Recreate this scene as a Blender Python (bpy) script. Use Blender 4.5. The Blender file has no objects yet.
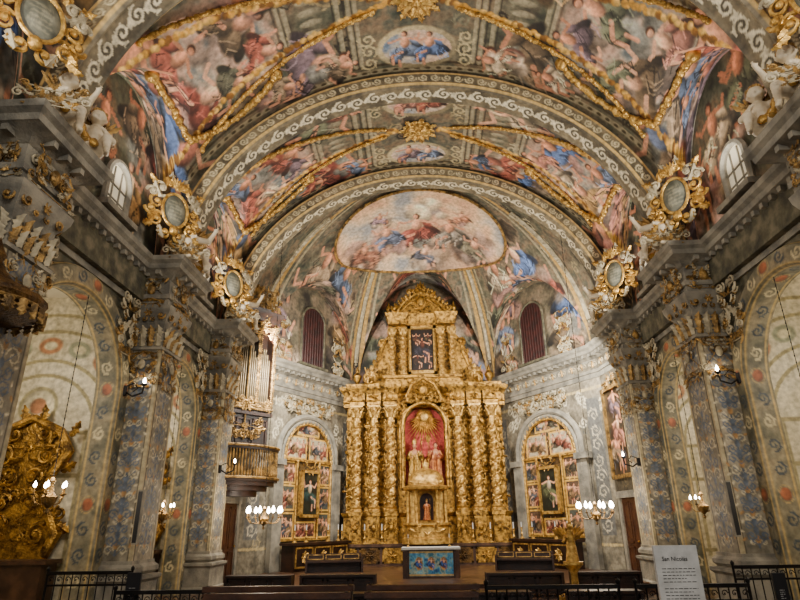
import bpy, bmesh, math, random
import numpy as np
from mathutils import Vector, Matrix
pi=math.pi
R=random.Random(5)
def lin(c):
    return tuple(((x/255.)/12.92 if x/255.<=.04045 else ((x/255.+.055)/1.055)**2.4) for x in c)
# ---------------------------------------------------------------- materials
def newmat(n):
    m=bpy.data.materials.new(n); m.use_nodes=True
    nt=m.node_tree; b=nt.nodes['Principled BSDF']; return m,nt,b
def noise_mat(n,c1,c2,rough=.6,metal=0,scale=6,bump=.2,bscale=None,c3=None,detail=6,coord='Object',emis=0):
    m,nt,b=newmat(n); N=nt.nodes; L=nt.links
    tc=N.new('ShaderNodeTexCoord'); no=N.new('ShaderNodeTexNoise'); no.inputs['Scale'].default_value=scale; no.inputs['Detail'].default_value=detail
    L.new(tc.outputs[coord],no.inputs['Vector'])
    r=N.new('ShaderNodeValToRGB'); r.color_ramp.elements[0].position=.35; r.color_ramp.elements[1].position=.65
    r.color_ramp.elements[0].color=(*lin(c1),1); r.color_ramp.elements[1].color=(*lin(c2),1)
    if c3: e=r.color_ramp.elements.new(.5); e.color=(*lin(c3),1)
    L.new(no.outputs['Fac'],r.inputs['Fac']); L.new(r.outputs['Color'],b.inputs['Base Color'])
    b.inputs['Roughness'].default_value=rough; b.inputs['Metallic'].default_value=metal
    if bump:
        n2=N.new('ShaderNodeTexNoise'); n2.inputs['Scale'].default_value=bscale or scale*3; n2.inputs['Detail'].default_value=3
        L.new(tc.outputs[coord],n2.inputs['Vector'])
        bp=N.new('ShaderNodeBump'); bp.inputs['Strength'].default_value=bump; bp.inputs['Distance'].default_value=.05
        L.new(n2.outputs['Fac'],bp.inputs['Height']); L.new(bp.outputs['Normal'],b.inputs['Normal'])
    return m
GOLD=noise_mat('gilding',(82,56,20),(202,154,68),.36,.75,8,.5,26)
GOLD2=noise_mat('aged_gilding',(80,60,30),(186,146,80),.45,.5,6,.6,22)
GOLDD=noise_mat('dark_gilding',(52,34,13),(112,80,34),.5,.6,6,.6,22)
GOLDL=noise_mat('pale_gilding',(140,102,44),(228,184,98),.36,.62,9,.4,22)
STONE=noise_mat('grey_stucco',(102,98,88),(152,144,126),.75,0,3,.3,20)
STUCL=noise_mat('pale_relief_stucco',(136,124,98),(196,182,148),.65,0,6,.3,20)
STONE_D=noise_mat('dark_painted_stucco',(56,52,42),(116,106,84),.75,0,3.5,.3,14,(82,78,58))
CREAM=noise_mat('cream_plaster',(210,198,168),(226,216,190),.8,0,1.5,.1,8)
WHITE=noise_mat('ivory_stucco',(190,172,140),(228,214,186),.6,0,5,.15,20)
MARBLE=noise_mat('brown_marble',(50,32,22),(96,66,44),.35,0,3,.05,10,(70,46,30))
WOOD=noise_mat('walnut_wood',(24,13,8),(52,29,16),.4,0,5,.15,30)
WOOD2=noise_mat('light_wood',(56,31,18),(84,50,28),.45,0,5,.15,30)
IRON=noise_mat('black_iron',(14,12,11),(30,26,24),.5,.5,8,.1)
PEWTER=noise_mat('organ_tin',(66,56,38),(124,106,74),.45,.4,6,.05)
REDM=noise_mat('red_damask',(150,34,30),(196,78,66),.7,0,12,.15)
SKIN=noise_mat('painted_flesh',(178,120,86),(200,144,106),.55,0,6,.05)
ROBER=noise_mat('rose_brocade',(104,22,18),(196,126,60),.5,.3,10,.3)
ROBEG=noise_mat('gold_brocade',(96,74,30),(206,160,72),.4,.6,12,.3)
CLOTH=noise_mat('white_linen',(190,188,182),(214,212,206),.8,0,8,.1)
DARK=noise_mat('dark_red_curtain',(28,10,8),(62,22,17),.5,0,5,.05)
BLACKP=noise_mat('black_panel',(14,14,16),(24,24,28),.5,0,4,0)
def emit(n,c,s):
    m,nt,b=newmat(n); b.inputs['Base Color'].default_value=(*lin(c),1); b.inputs['Emission Color'].default_value=(*lin(c),1); b.inputs['Emission Strength'].default_value=s
    return m
BULB=emit('lit_bulb',(255,238,210),45)
PANE=emit('bright_window_pane',(230,218,190),.25)
def painted(n,rough=.75,bump=.15,metal=0):
    m,nt,b=newmat(n); N=nt.nodes; L=nt.links
    a=N.new('ShaderNodeAttribute'); a.attribute_name='Col'
    tc=N.new('ShaderNodeTexCoord'); no=N.new('ShaderNodeTexNoise'); no.inputs['Scale'].default_value=9; no.inputs['Detail'].default_value=8
    L.new(tc.outputs['Object'],no.inputs['Vector'])
    mp=N.new('ShaderNodeMapRange'); mp.inputs['From Min'].default_value=.3; mp.inputs['From Max'].default_value=.7; mp.inputs['To Min'].default_value=.62; mp.inputs['To Max'].default_value=1.3
    L.new(no.outputs['Fac'],mp.inputs['Value'])
    vm=N.new('ShaderNodeVectorMath'); vm.operation='SCALE'; L.new(a.outputs['Color'],vm.inputs[0]); L.new(mp.outputs['Result'],vm.inputs['Scale'])
    L.new(vm.outputs['Vector'],b.inputs['Base Color']); b.inputs['Roughness'].default_value=rough; b.inputs['Metallic'].default_value=metal
    if bump:
        bp=N.new('ShaderNodeBump'); bp.inputs['Strength'].default_value=bump; bp.inputs['Distance'].default_value=.04
        L.new(no.outputs['Fac'],bp.inputs['Height']); L.new(bp.outputs['Normal'],b.inputs['Normal'])
    return m
FRESCO=painted('painted_fresco'); PAINTED_SCROLL=painted('painted_scrollwork',.6); OILP=painted('oil_painting',.4,.08)
def tile_mat():
    m,nt,b=newmat('marble_floor_tiles'); N=nt.nodes; L=nt.links
    tc=N.new('ShaderNodeTexCoord'); ck=N.new('ShaderNodeTexChecker'); ck.inputs['Scale'].default_value=2.0
    ck.inputs['Color1'].default_value=(*lin((84,60,44)),1); ck.inputs['Color2'].default_value=(*lin((48,36,30)),1)
    L.new(tc.outputs['Object'],ck.inputs['Vector']); L.new(ck.outputs['Color'],b.inputs['Base Color']); b.inputs['Roughness'].default_value=.25
    return m
TILE=tile_mat()
# ---------------------------------------------------------------- object helpers
COL=bpy.context.scene.collection
def props(o,label=None,category=None,kind=None,group=None):
    if label:o['label']=label
    if category:o['category']=category
    if kind:o['kind']=kind
    if group:o['group']=group
    return o
def thing(name,loc,label,category,rot=0,group=None,kind=None,scale=1):
    e=bpy.data.objects.new(name,None); e.empty_display_size=.1; COL.objects.link(e)
    e.location=loc; e.rotation_euler=(0,0,rot); e.scale=(scale,)*3 if not isinstance(scale,tuple) else scale
    return props(e,label,category,kind,group)
def link(name,me,parent=None,loc=(0,0,0),rot=(0,0,0),scale=(1,1,1),**k):
    o=bpy.data.objects.new(name,me); COL.objects.link(o)
    o.location=loc; o.rotation_euler=rot; o.scale=scale
    if parent: o.parent=parent
    return props(o,**k)
class MB:
    def __init__(s): s.v=[];s.f=[];s.m=[];s.M=Matrix();s.mi=0
    def add(s,vs,fs):
        n=len(s.v);M=s.M
        s.v+=[tuple(M@Vector(p)) for p in vs]; s.f+=[tuple(i+n for i in f) for f in fs]; s.m+=[s.mi]*len(fs)
    def box(s,x0,x1,y0,y1,z0,z1):
        s.add([(x0,y0,z0),(x1,y0,z0),(x1,y1,z0),(x0,y1,z0),(x0,y0,z1),(x1,y0,z1),(x1,y1,z1),(x0,y1,z1)],
              [(0,3,2,1),(4,5,6,7),(0,1,5,4),(1,2,6,5),(2,3,7,6),(3,0,4,7)])
    def panelled(s,x0,x1,z0,z1,y,d=.04,fr=.06):
        s.box(x0,x1,y-d,y,z0,z0+fr); s.box(x0,x1,y-d,y,z1-fr,z1); s.box(x0,x0+fr,y-d,y,z0,z1); s.box(x1-fr,x1,y-d,y,z0,z1)
    def rings(s,rs,closed=True,cap=True):
        n=len(rs[0]);vs=[p for r in rs for p in r];fs=[]
        for i in range(len(rs)-1):
            for j in range(n if closed else n-1):
                k=(j+1)%n; fs.append((i*n+j,i*n+k,(i+1)*n+k,(i+1)*n+j))
        if cap and closed: fs.append(tuple(range(n))[::-1]); fs.append(tuple((len(rs)-1)*n+j for j in range(n)))
        s.add(vs,fs)
    def lathe(s,prof,n=16,c=(0,0,0),a0=0,a1=2*pi):
        full=abs(a1-a0-2*pi)<1e-6
        m=n if full else n+1
        rs=[[(c[0]+r*math.cos(a0+(a1-a0)*j/n),c[1]+r*math.sin(a0+(a1-a0)*j/n),c[2]+z) for j in range(m)] for r,z in prof]
        s.rings(rs,full,full)
    def ball(s,c,r,n=8,m=6):
        if not isinstance(r,(tuple,list)): r=(r,r,r)
        rs=[]
        for i in range(m+1):
            t=-pi/2+pi*i/m; q=max(math.cos(t),.01)
            rs.append([(c[0]+r[0]*q*math.cos(2*pi*j/n),c[1]+r[1]*q*math.sin(2*pi*j/n),c[2]+r[2]*math.sin(t)) for j in range(n)])
        s.rings(rs)
    def tube(s,pts,r,n=6,closed=False):
        P=[Vector(p) for p in pts]; N=len(P); rs=[]
        up=None
        for i in range(N):
            a=P[i-1] if (i>0 or closed) else P[i]; b=P[(i+1)%N] if (i<N-1 or closed) else P[i]
            t=(b-a); t=t.normalized() if t.length>1e-9 else Vector((0,0,1))
            if up is None: up=t.orthogonal().normalized()
            up=(up-t*up.dot(t)); up=up.normalized() if up.length>1e-6 else t.orthogonal().normalized()
            w=t.cross(up); rr=r[i] if isinstance(r,(list,tuple)) else r
            rs.append([tuple(P[i]+(up*math.cos(2*pi*j/n)+w*math.sin(2*pi*j/n))*rr) for j in range(n)])
        if closed: rs.append(rs[0])
        s.rings(rs,True,not closed)
    def prism(s,poly,y0,y1):
        n=len(poly); vs=[(x,y0,z) for x,z in poly]+[(x,y1,z) for x,z in poly]
        s.add(vs,[tuple(range(n)),tuple(range(2*n-1,n-1,-1))]+[(i,n+i,n+(i+1)%n,(i+1)%n) for i in range(n)])
    def seg(s,a,b,ra,rb,k=5,n=10):
        a=Vector(a);b=Vector(b)
        for i in range(k+1):
            t=i/k; s.ball(tuple(a.lerp(b,t)),ra+(rb-ra)*t,n,8)
    def arch_poly(s,w,z0,zs,n=16):
        return [(-w,z0)]+[(-w*math.cos(pi*i/n),zs+w*math.sin(pi*i/n)) for i in range(n+1)]+[(w,z0)]
    def sweep(s,path,prof,closed=False):
        N=len(path); rs=[]
        for i in range(N):
            p=Vector(path[i]); a=Vector(path[i-1]) if (i>0 or closed) else None; b=Vector(path[(i+1)%N]) if (i<N-1 or closed) else None
            d1=(p-a).normalized() if a is not None else (b-p).normalized(); d2=(b-p).normalized() if b is not None else d1
            n1=Vector((d1.y,-d1.x)); n2=Vector((d2.y,-d2.x)); m=(n1+n2)/max(1+n1.dot(n2),.2)
            rs.append([(p.x+m.x*o,p.y+m.y*o,z) for o,z in prof])
        if closed: rs.append(rs[0])
        s.rings(rs,False,False)
    def mesh(s,name,mats,ang=40,recalc=True):
        me=bpy.data.meshes.new(name); me.from_pydata(s.v,[],s.f)
        if not isinstance(mats,(list,tuple)): mats=[mats]
        for m in mats: me.materials.append(m)
        me.polygons.foreach_set('material_index',s.m)
        me.polygons.foreach_set('use_smooth',[True]*len(s.f)); 
        if recalc:
            bm=bmesh.new(); bm.from_mesh(me); bmesh.ops.recalc_face_normals(bm,faces=bm.faces[:]); bm.to_mesh(me); bm.free()
        me.set_sharp_from_angle(angle=math.radians(ang)); me.update(); return me
    def obj(s,name,mats,parent=None,ang=40,loc=(0,0,0),rot=(0,0,0),scale=(1,1,1),recalc=True,**k):
        return link(name,s.mesh(name,mats,ang,recalc),parent,loc,rot,scale,**k)
def remesh(mb,name,mat,vox,smooth=3):
    me=mb.mesh(name+'_src',mat,180); o=bpy.data.objects.new('tmp',me); COL.objects.link(o)
    m=o.modifiers.new('r','REMESH'); m.mode='VOXEL'; m.voxel_size=vox
    m2=o.modifiers.new('s','SMOOTH'); m2.iterations=smooth; m2.factor=.5
    bpy.context.view_layer.update(); dg=bpy.context.evaluated_depsgraph_get()
    r=bpy.data.meshes.new_from_object(o.evaluated_get(dg)); r.name=name
    bpy.data.objects.remove(o); r.materials.clear(); r.materials.append(mat)
    r.polygons.foreach_set('use_smooth',[True]*len(r.polygons)); return r
# ornament (relief toward -Y, drawn in XZ)
def scroll(mb,x,z,r,a0,sg,th,y=0,turns=1.4,n=16,lift=.6):
    pts=[];rr=[]
    for i in range(n+1):
        t=i/n; q=r*(1-.82*t); a=a0+sg*turns*2*pi*t
        pts.append((x+q*math.cos(a),y-th*lift-th*t*1.2,z+q*math.sin(a))); rr.append(th*(1-.35*t))
    mb.tube(pts,rr,5); mb.ball((x,y-th*2,z),th*1.5,6,4)
def leaf(mb,x,z,a,L,W,y=0,out=.3):
    n=7; ca,sa=math.cos(a),math.sin(a); vs=[]
    for i in range(n+1):
        t=i/n; w=W*math.sin(pi*min(1,.12+t*.88))**.7*(1+.35*math.sin(t*19)); 
        if i==n:w=W*.08
        o=-L*out*t*t-.02
        for k,(q,b) in enumerate(((-1,0),(-.5,-.12*W),(0,-.3*W),(.5,-.12*W),(1,0))):
            u=t*L; v=q*w/2
            vs.append((x+u*ca-v*sa,y+o+b,z+u*sa+v*ca))
    mb.add(vs,[(i*5+j,i*5+j+1,(i+1)*5+j+1,(i+1)*5+j) for i in range(n) for j in range(4)])
def rosette(mb,x,z,r,y=0,n=8):
    for i in range(n): leaf(mb,x,z,2*pi*i/n,r,r*.6,y,.2)
    mb.ball((x,y-r*.15,z),r*.28,8,5)
def foliage(mb,w,h,n,seed,size,y=0,z0=0,xmin=.0,mirror=True,mi=None):
    rn=random.Random(seed); pos=[]
    for i in range(n):
        x=xmin+rn.random()*(w/2-xmin); z=z0+rn.random()*h; s=size*rn.uniform(.6,1.2); k=rn.random(); a=rn.uniform(0,2*pi); sg=rn.choice((1,-1)); pos.append((x,z))
        if mi: mb.mi=rn.choice(mi)
        for m in ((1,-1) if mirror else (1,)):
            aa=a if m==1 else pi-a
            if k<.45: scroll(mb,x*m,z,s*.5,aa,sg*m,s*.09,y)
            elif k<.9: leaf(mb,x*m,z,aa,s,s*.42,y,.25)
            else: rosette(mb,x*m,z,s*.4,y,6)
    pos.sort(key=lambda p:p[1])
    P=[(x,y-.01,z) for x,z in pos]
    for m in ((1,-1) if mirror else (1,)):
        pts=[(p[0]*m,p[1],p[2]) for p in P]
        if mirror: pts=[(0,y-.01,P[0][2])]+pts
        if len(pts)>1: mb.tube(pts,size*.06,4)
def garland(mb,pts,r,leafy=True,seed=0):
    rn=random.Random(seed)
    for i,p in enumerate(pts):
        q=r*rn.uniform(.75,1.25)
        mb.ball((p[0]+rn.uniform(-r,r)*.3,p[1]+rn.uniform(-r,r)*.3,p[2]+rn.uniform(-r,r)*.2),q,6,4)
# ---------------------------------------------------------------- paint canvas
def fbm(H,W,cell,seed,octv=4):
    rs=np.random.RandomState(seed); out=np.zeros((H,W)); amp=1;tot=0
    for o in range(octv):
        c=max(cell/2**o,1.5); g=rs.rand(int(H/c)+3,int(W/c)+3)
        yy=np.arange(H)/c; xx=np.arange(W)/c; y0=yy.astype(int);x0=xx.astype(int); fy=(yy-y0)[:,None];fx=(xx-x0)[None,:]
        fy=fy*fy*(3-2*fy); fx=fx*fx*(3-2*fx)
        a=g[np.ix_(y0,x0)];b=g[np.ix_(y0,x0+1)];cc=g[np.ix_(y0+1,x0)];d=g[np.ix_(y0+1,x0+1)]
        out+=amp*((a*(1-fx)+b*fx)*(1-fy)+(cc*(1-fx)+d*fx)*fy); tot+=amp; amp*=.6
    return np.clip((out/tot-.5)*1.9+.5,0,1)
class Canvas:
    gam=1.0;sat=1.0
    def __init__(s,w,h,res,base=(120,110,90)):
        s.w,s.h,s.res=w,h,res; s.W=int(w/res)+1; s.H=int(h/res)+1
        s.c=np.zeros((s.H,s.W,3))+np.array(base,float)
        s.X,s.Y=np.meshgrid(np.linspace(0,w,s.W),np.linspace(0,h,s.H))
    def noise(s,cols,cell,seed,alpha=1,mask=None):
        n=fbm(s.H,s.W,cell/s.res,seed)[...,None]*(len(cols)-1); i=np.clip(n.astype(int),0,len(cols)-2)[...,0]; C=np.array(cols,float); f=n-i[...,None]
        r=C[i]*(1-f)+C[i+1]*f; a=alpha if mask is None else alpha*mask[...,None]
        s.c=s.c*(1-a)+r*a
    def win(s,x,y,r):
        k=1/s.res
        return slice(max(0,int((y-r)*k)),max(0,min(s.H,int((y+r)*k)+2))),slice(max(0,int((x-r)*k)),max(0,min(s.W,int((x+r)*k)+2)))
    def ell(s,x,y,rx,ry,ang,col,soft=.2,al=1,sh=.25,ring=None):
        w=s.win(x,y,max(rx,ry)*1.05); X=s.X[w]-x;Y=s.Y[w]-y
        if X.size==0:return
        ca,sa=math.cos(ang),math.sin(ang); a=(X*ca+Y*sa)/rx;b=(-X*sa+Y*ca)/ry; d=np.sqrt(a*a+b*b)
        m=np.clip((1-d)/soft,0,1)*al
        if ring: m=m*np.clip((d-ring)/.05,0,1)
        m=m[...,None]; f=(1+sh*(-a*.6-b*.5+.15-d*d*.4))[...,None]
        s.c[w]=s.c[w]*(1-m)+np.clip(np.array(col,float)*f,0,255)*m
    def stroke(s,pts,wd,col,al=1,soft=.35):
        for i in range(len(pts)-1):
            (x0,y0),(x1,y1)=pts[i],pts[i+1]; ww=wd if not isinstance(wd,(list,tuple)) else wd[i]
            w=s.win((x0+x1)/2,(y0+y1)/2,math.hypot(x1-x0,y1-y0)/2+ww); X=s.X[w];Y=s.Y[w]
            if X.size==0: continue
            dx,dy=x1-x0,y1-y0; L=dx*dx+dy*dy+1e-9; t=np.clip(((X-x0)*dx+(Y-y0)*dy)/L,0,1)
            d=np.hypot(X-x0-t*dx,Y-y0-t*dy)/(ww/2); m=(np.clip((1.15-d)/soft,0,1)*al)[...,None]
            s.c[w]=s.c[w]*(1-m)+np.array(col,float)*m
    def rect(s,x0,x1,y0,y1,col,al=1):
        m=((s.X>=x0)&(s.X<=x1)&(s.Y>=y0)&(s.Y<=y1))[...,None]*al
        s.c=s.c*(1-m)+np.array(col,float)*m
    def arabesque(s,x,y,r,a0,sg,col,wd):
        pts=[(x+r*(1-.85*t)*math.cos(a0+sg*t*8.5),y+r*(1-.85*t)*math.sin(a0+sg*t*8.5)) for t in [i/22 for i in range(23)]]
        s.stroke(pts,wd,col)
        for t in (.05,.15,.27,.4,.55):
            a=a0+sg*t*8.5; q=r*(1-.85*t)*1.25; s.ell(x+q*math.cos(a),y+q*math.sin(a),r*.24,r*.1,a+.8,col,.4,1,0)
    def cloud(s,x,y,r,rn,col=(196,176,156)):
        for k in range(8):
            c=rn.uniform(.65,1.12); s.ell(x+rn.uniform(-.9,.9)*r,y+rn.uniform(-.5,.5)*r,r*rn.uniform(.3,.6),r*rn.uniform(.25,.45),rn.uniform(0,3),[q*c for q in col],.45,.8,.6)
    def figure(s,x,y,sc,up,robe,rn,cloud=True,flip=1,robe2=None):
        ex=(math.sin(up)*flip,-math.cos(up)*flip); ey=(math.cos(up),math.sin(up))
        P=lambda a,b:(x+sc*(a*ex[0]+b*ey[0]),y+sc*(a*ex[1]+b*ey[1]))
        an=up+pi/2; fl=rn.choice(((214,158,126),(198,142,110),(222,174,142)))
        if cloud: p=P(0,-.4); s.cloud(*p,sc*.65,rn,rn.choice(((186,158,140),(168,132,120),(142,140,130),(128,112,100),(196,174,150))))
        dk=[q*.42 for q in robe]; lt=[min(255,q*1.35+24) for q in robe]
        for a,b,rx,ry,t,c in ((-.45,.0,.34,.15,.6,dk),(-.15,-.12,.42,.27,.2,robe),(.2,-.18,.33,.24,-.3,robe),(.33,-.42,.2,.26,0,dk),(-.3,.22,.24,.12,.9,robe),(.24,-.4,.16,.24,0,robe)):
            p=P(a,b); s.ell(p[0],p[1],rx*sc,ry*sc,an+t*flip,c,.25,.95,.7)
        s.stroke([P(.1,-.15),P(.42,-.3),P(.4,-.62)],.1*sc,fl); s.stroke([P(.2,-.5),P(.18,-.75)],.09*sc,fl)
        for k in range(12):
            a=rn.uniform(-.6,.45);b=rn.uniform(-.3,.2); s.stroke([P(a,b),P(a+rn.uniform(-.1,.2),b-.15),P(a+rn.uniform(-.1,.3),b-.28)],.03*sc,lt if k%2 else dk,.7)
        p=P(0,.22); s.ell(*p,.17*sc,.25*sc,up+pi/2,robe2 or fl,.25,1,.6)
        s.stroke([P(-.12,.38),P(-.38,.3),P(-.45,.52+rn.uniform(-.3,.1))],.08*sc,fl); s.stroke([P(.12,.38),P(.36,.28),P(.5,.35+rn.uniform(-.2,.3))],.08*sc,fl)
        p=P(.0,.55); s.ell(p[0],p[1],.115*sc,.125*sc,0,(76,46,28),.3); p=P(.03,.53); s.ell(p[0],p[1],.085*sc,.1*sc,0,fl,.3)
    def lincol(s):
        x=np.clip(s.c/255.,0,1)
        if s.gam!=1: x=x**s.gam
        if s.sat!=1: g=x.mean(-1,keepdims=True); x=np.clip(g+(x-g)*s.sat,0,1)
        return np.where(x<=.04045,x/12.92,((x+.055)/1.055)**2.4)
    def sample(s,u,v):
        c=s.lincol(); i=np.clip((v/s.h*(s.H-1)).round().astype(int),0,s.H-1); j=np.clip((u/s.w*(s.W-1)).round().astype(int),0,s.W-1); return c[i,j]
def grid_mesh(name,P,C,mat):
    H,W=P.shape[:2]; me=bpy.data.meshes.new(name)
    idx=np.arange(H*W).reshape(H,W); q=np.stack([idx[:-1,:-1],idx[:-1,1:],idx[1:,1:],idx[1:,:-1]],-1).reshape(-1,4)
    nf=len(q); me.vertices.add(H*W); me.vertices.foreach_set('co',P.reshape(-1).astype(np.float32))
    me.loops.add(nf*4); me.loops.foreach_set('vertex_index',q.reshape(-1).astype(np.int32))
    me.polygons.add(nf); me.polygons.foreach_set('loop_start',(np.arange(nf)*4).astype(np.int32))
    me.update(calc_edges=True)
    at=me.color_attributes.new('Col','FLOAT_COLOR','POINT'); a=np.ones((H*W,4),np.float32); a[:,:3]=C.reshape(-1,3); at.data.foreach_set('color',a.reshape(-1))
    me.materials.append(mat); me.polygons.foreach_set('use_smooth',np.ones(nf,bool)); me.validate(); me.update(); 
    me.set_sharp_from_angle(angle=math.radians(35)); return me
ROBES=[(110,122,144),(150,88,72),(168,136,92),(120,102,108),(170,120,104),(108,110,88),(92,104,124),(134,74,62),(192,172,144),(116,98,76),(144,124,100),(94,92,76),(96,116,154)]
FBASE=[(40,40,33),(86,88,70),(114,112,92),(136,116,90),(86,92,80),(152,134,110),(54,48,39)]
# ---------------------------------------------------------------- geometry constants
YA=16.85
ZS=7.4; VH=6.3; VR=5.5; PIERS=[2.2,7.4,12.5,YA]; WX=6.5; PX=5.8; HP=.48
CAMX=-.15
FG=1.17
def zL(x): return ZS+VR*np.sqrt(np.clip(1-(x/VH)**2,0,1))
def paint_bay(seed,w=18.5,h=4.6):
    rn=random.Random(seed); cv=Canvas(w,h,.028); cv.gam=FG; cv.sat=1.0; cv.noise(FBASE,.9,seed); cv.noise([(60,68,58),(154,132,106),(110,82,66)],.4,seed+1,.35)
    cx=w/2
    for k in range(70):
        x=rn.uniform(0,w);y=rn.uniform(.6,h-.6); q=rn.choice(((184,172,142),(136,130,106),(52,46,34),(164,148,112)))
        cv.arabesque(x,y,rn.uniform(.15,.35),rn.uniform(0,6),rn.choice((1,-1)),q,.06)
    for yy,c,wd in ((.36,(176,162,130),.16),(.56,(66,54,34),.06),(h-.36,(176,162,130),.16),(h-.56,(66,54,34),.06)): cv.stroke([(0,yy),(w,yy)],wd,c,.9)
    for k in range(70):
        x=k*w/70; 
        for yy in (.36,h-.36): cv.ell(x,yy,.09,.05,0,(84,70,46),.4,1,0)
    for sd in (-1,1):
        up=0 if sd<0 else pi
        for q in (1.35,1.5,1.75,2.9,3.05,6.6,6.75):
            cv.stroke([(cx+sd*q,.6),(cx+sd*q,h-.6)],.1,(178,166,136),.8); cv.stroke([(cx+sd*(q+.1),.6),(cx+sd*(q+.1),h-.6)],.05,(50,42,30),.8)
        for k in range(12): cv.ell(cx+sd*2.35,.8+k*(h-1.6)/11,.3,.1,0,(160,150,124),.2,.9,.3)
        for yy in (1.3,h-1.3): cv.ell(cx+sd*7.3,yy,.9,.7,0,(44,36,30),.5,.7,.2)
        x=cx+sd*4.85
        d_=np.sqrt(((cv.X-x)/1.85)**2+((cv.Y-h/2)/1.55)**2); m=np.clip((1-d_)/.18,0,1)
        cv.noise([(112,120,122),(182,168,150),(196,162,140),(138,122,108),(96,80,66)],.7,seed+7+sd,1,m)
        for dx,dy,s_ in ((-.8,-.5,1.15),(.6,.6,1.35),(-.3,.8,1.0),(.8,-.6,1.05),(-1.2,.4,.9)): cv.figure(x+dx*sd,h/2+dy,s_,up,rn.choice(ROBES),rn,s_>1,rn.choice((1,-1)))
        for q,yy,s_ in ((2.6,1.0,1.6),(2.6,h-1.0,1.55),(6.8,.95,1.8),(6.8,h-.95,1.8),(7.2,2.3,1.4),(8.1,.8,1.7),(8.1,h-.8,1.7),(8.5,2.3,1.5)):
            cv.figure(cx+sd*q,yy,s_,up,rn.choice(ROBES),rn,True,rn.choice((1,-1)),rn.choice((None,None,(170,112,92),(106,114,134),(150,126,94))))
        for q,yy in ((1.9,.75),(1.9,h-.75),(7.6,1.6),(7.6,h-1.6),(3.4,.7),(3.4,h-.7)): cv.figure(cx+sd*q,yy,.75,up,rn.choice(ROBES),rn,True,rn.choice((1,-1)))
        for yy in (.8,h-.8):
            n=90
            for i in range(n):
                t=i/n; X=cx+sd*(.6+7.4*t); Y=h/2+(yy-h/2)*(t**.8); cv.ell(X+rn.uniform(-.04,.04),Y+rn.uniform(-.04,.04),.1,.08,rn.uniform(0,3),rn.choice(((206,158,72),(140,98,38),(224,184,104))),.3)
    for yy in (1.0,h-1.0):
        cv.ell(cx,yy,1.0,.66,0,(184,168,132),.08); m=(((cv.X-cx)/.82)**2+((cv.Y-yy)/.5)**2<1).astype(float)
        cv.noise([(124,142,162),(204,188,170),(214,178,152)],.5,seed+3,1,m); cv.figure(cx-.28,yy,.75,-pi/2,rn.choice(ROBES),rn,False); cv.figure(cx+.3,yy,.7,-pi/2,rn.choice(ROBES),rn,False)
        for m_ in (-1,1):
            for k in range(3): cv.arabesque(cx+m_*(1.15),yy+(k-1)*.35,.2,rn.uniform(0,6),m_,(196,180,140),.05)
    return cv
def bay_z(x,y,yc,h2): 
    t=np.clip(1-((y-yc)/h2)**2,0,1); return np.maximum(zL(x),ZS+3.2*np.sqrt(t))
BAYS=[(2.2,7.4,11),(7.4,12.5,23),(12.5,YA,37)]
CW=[1.7,1.7,1.35]; CZ=[4.1,4.1,4.3]
tn=1; ci=0
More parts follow.
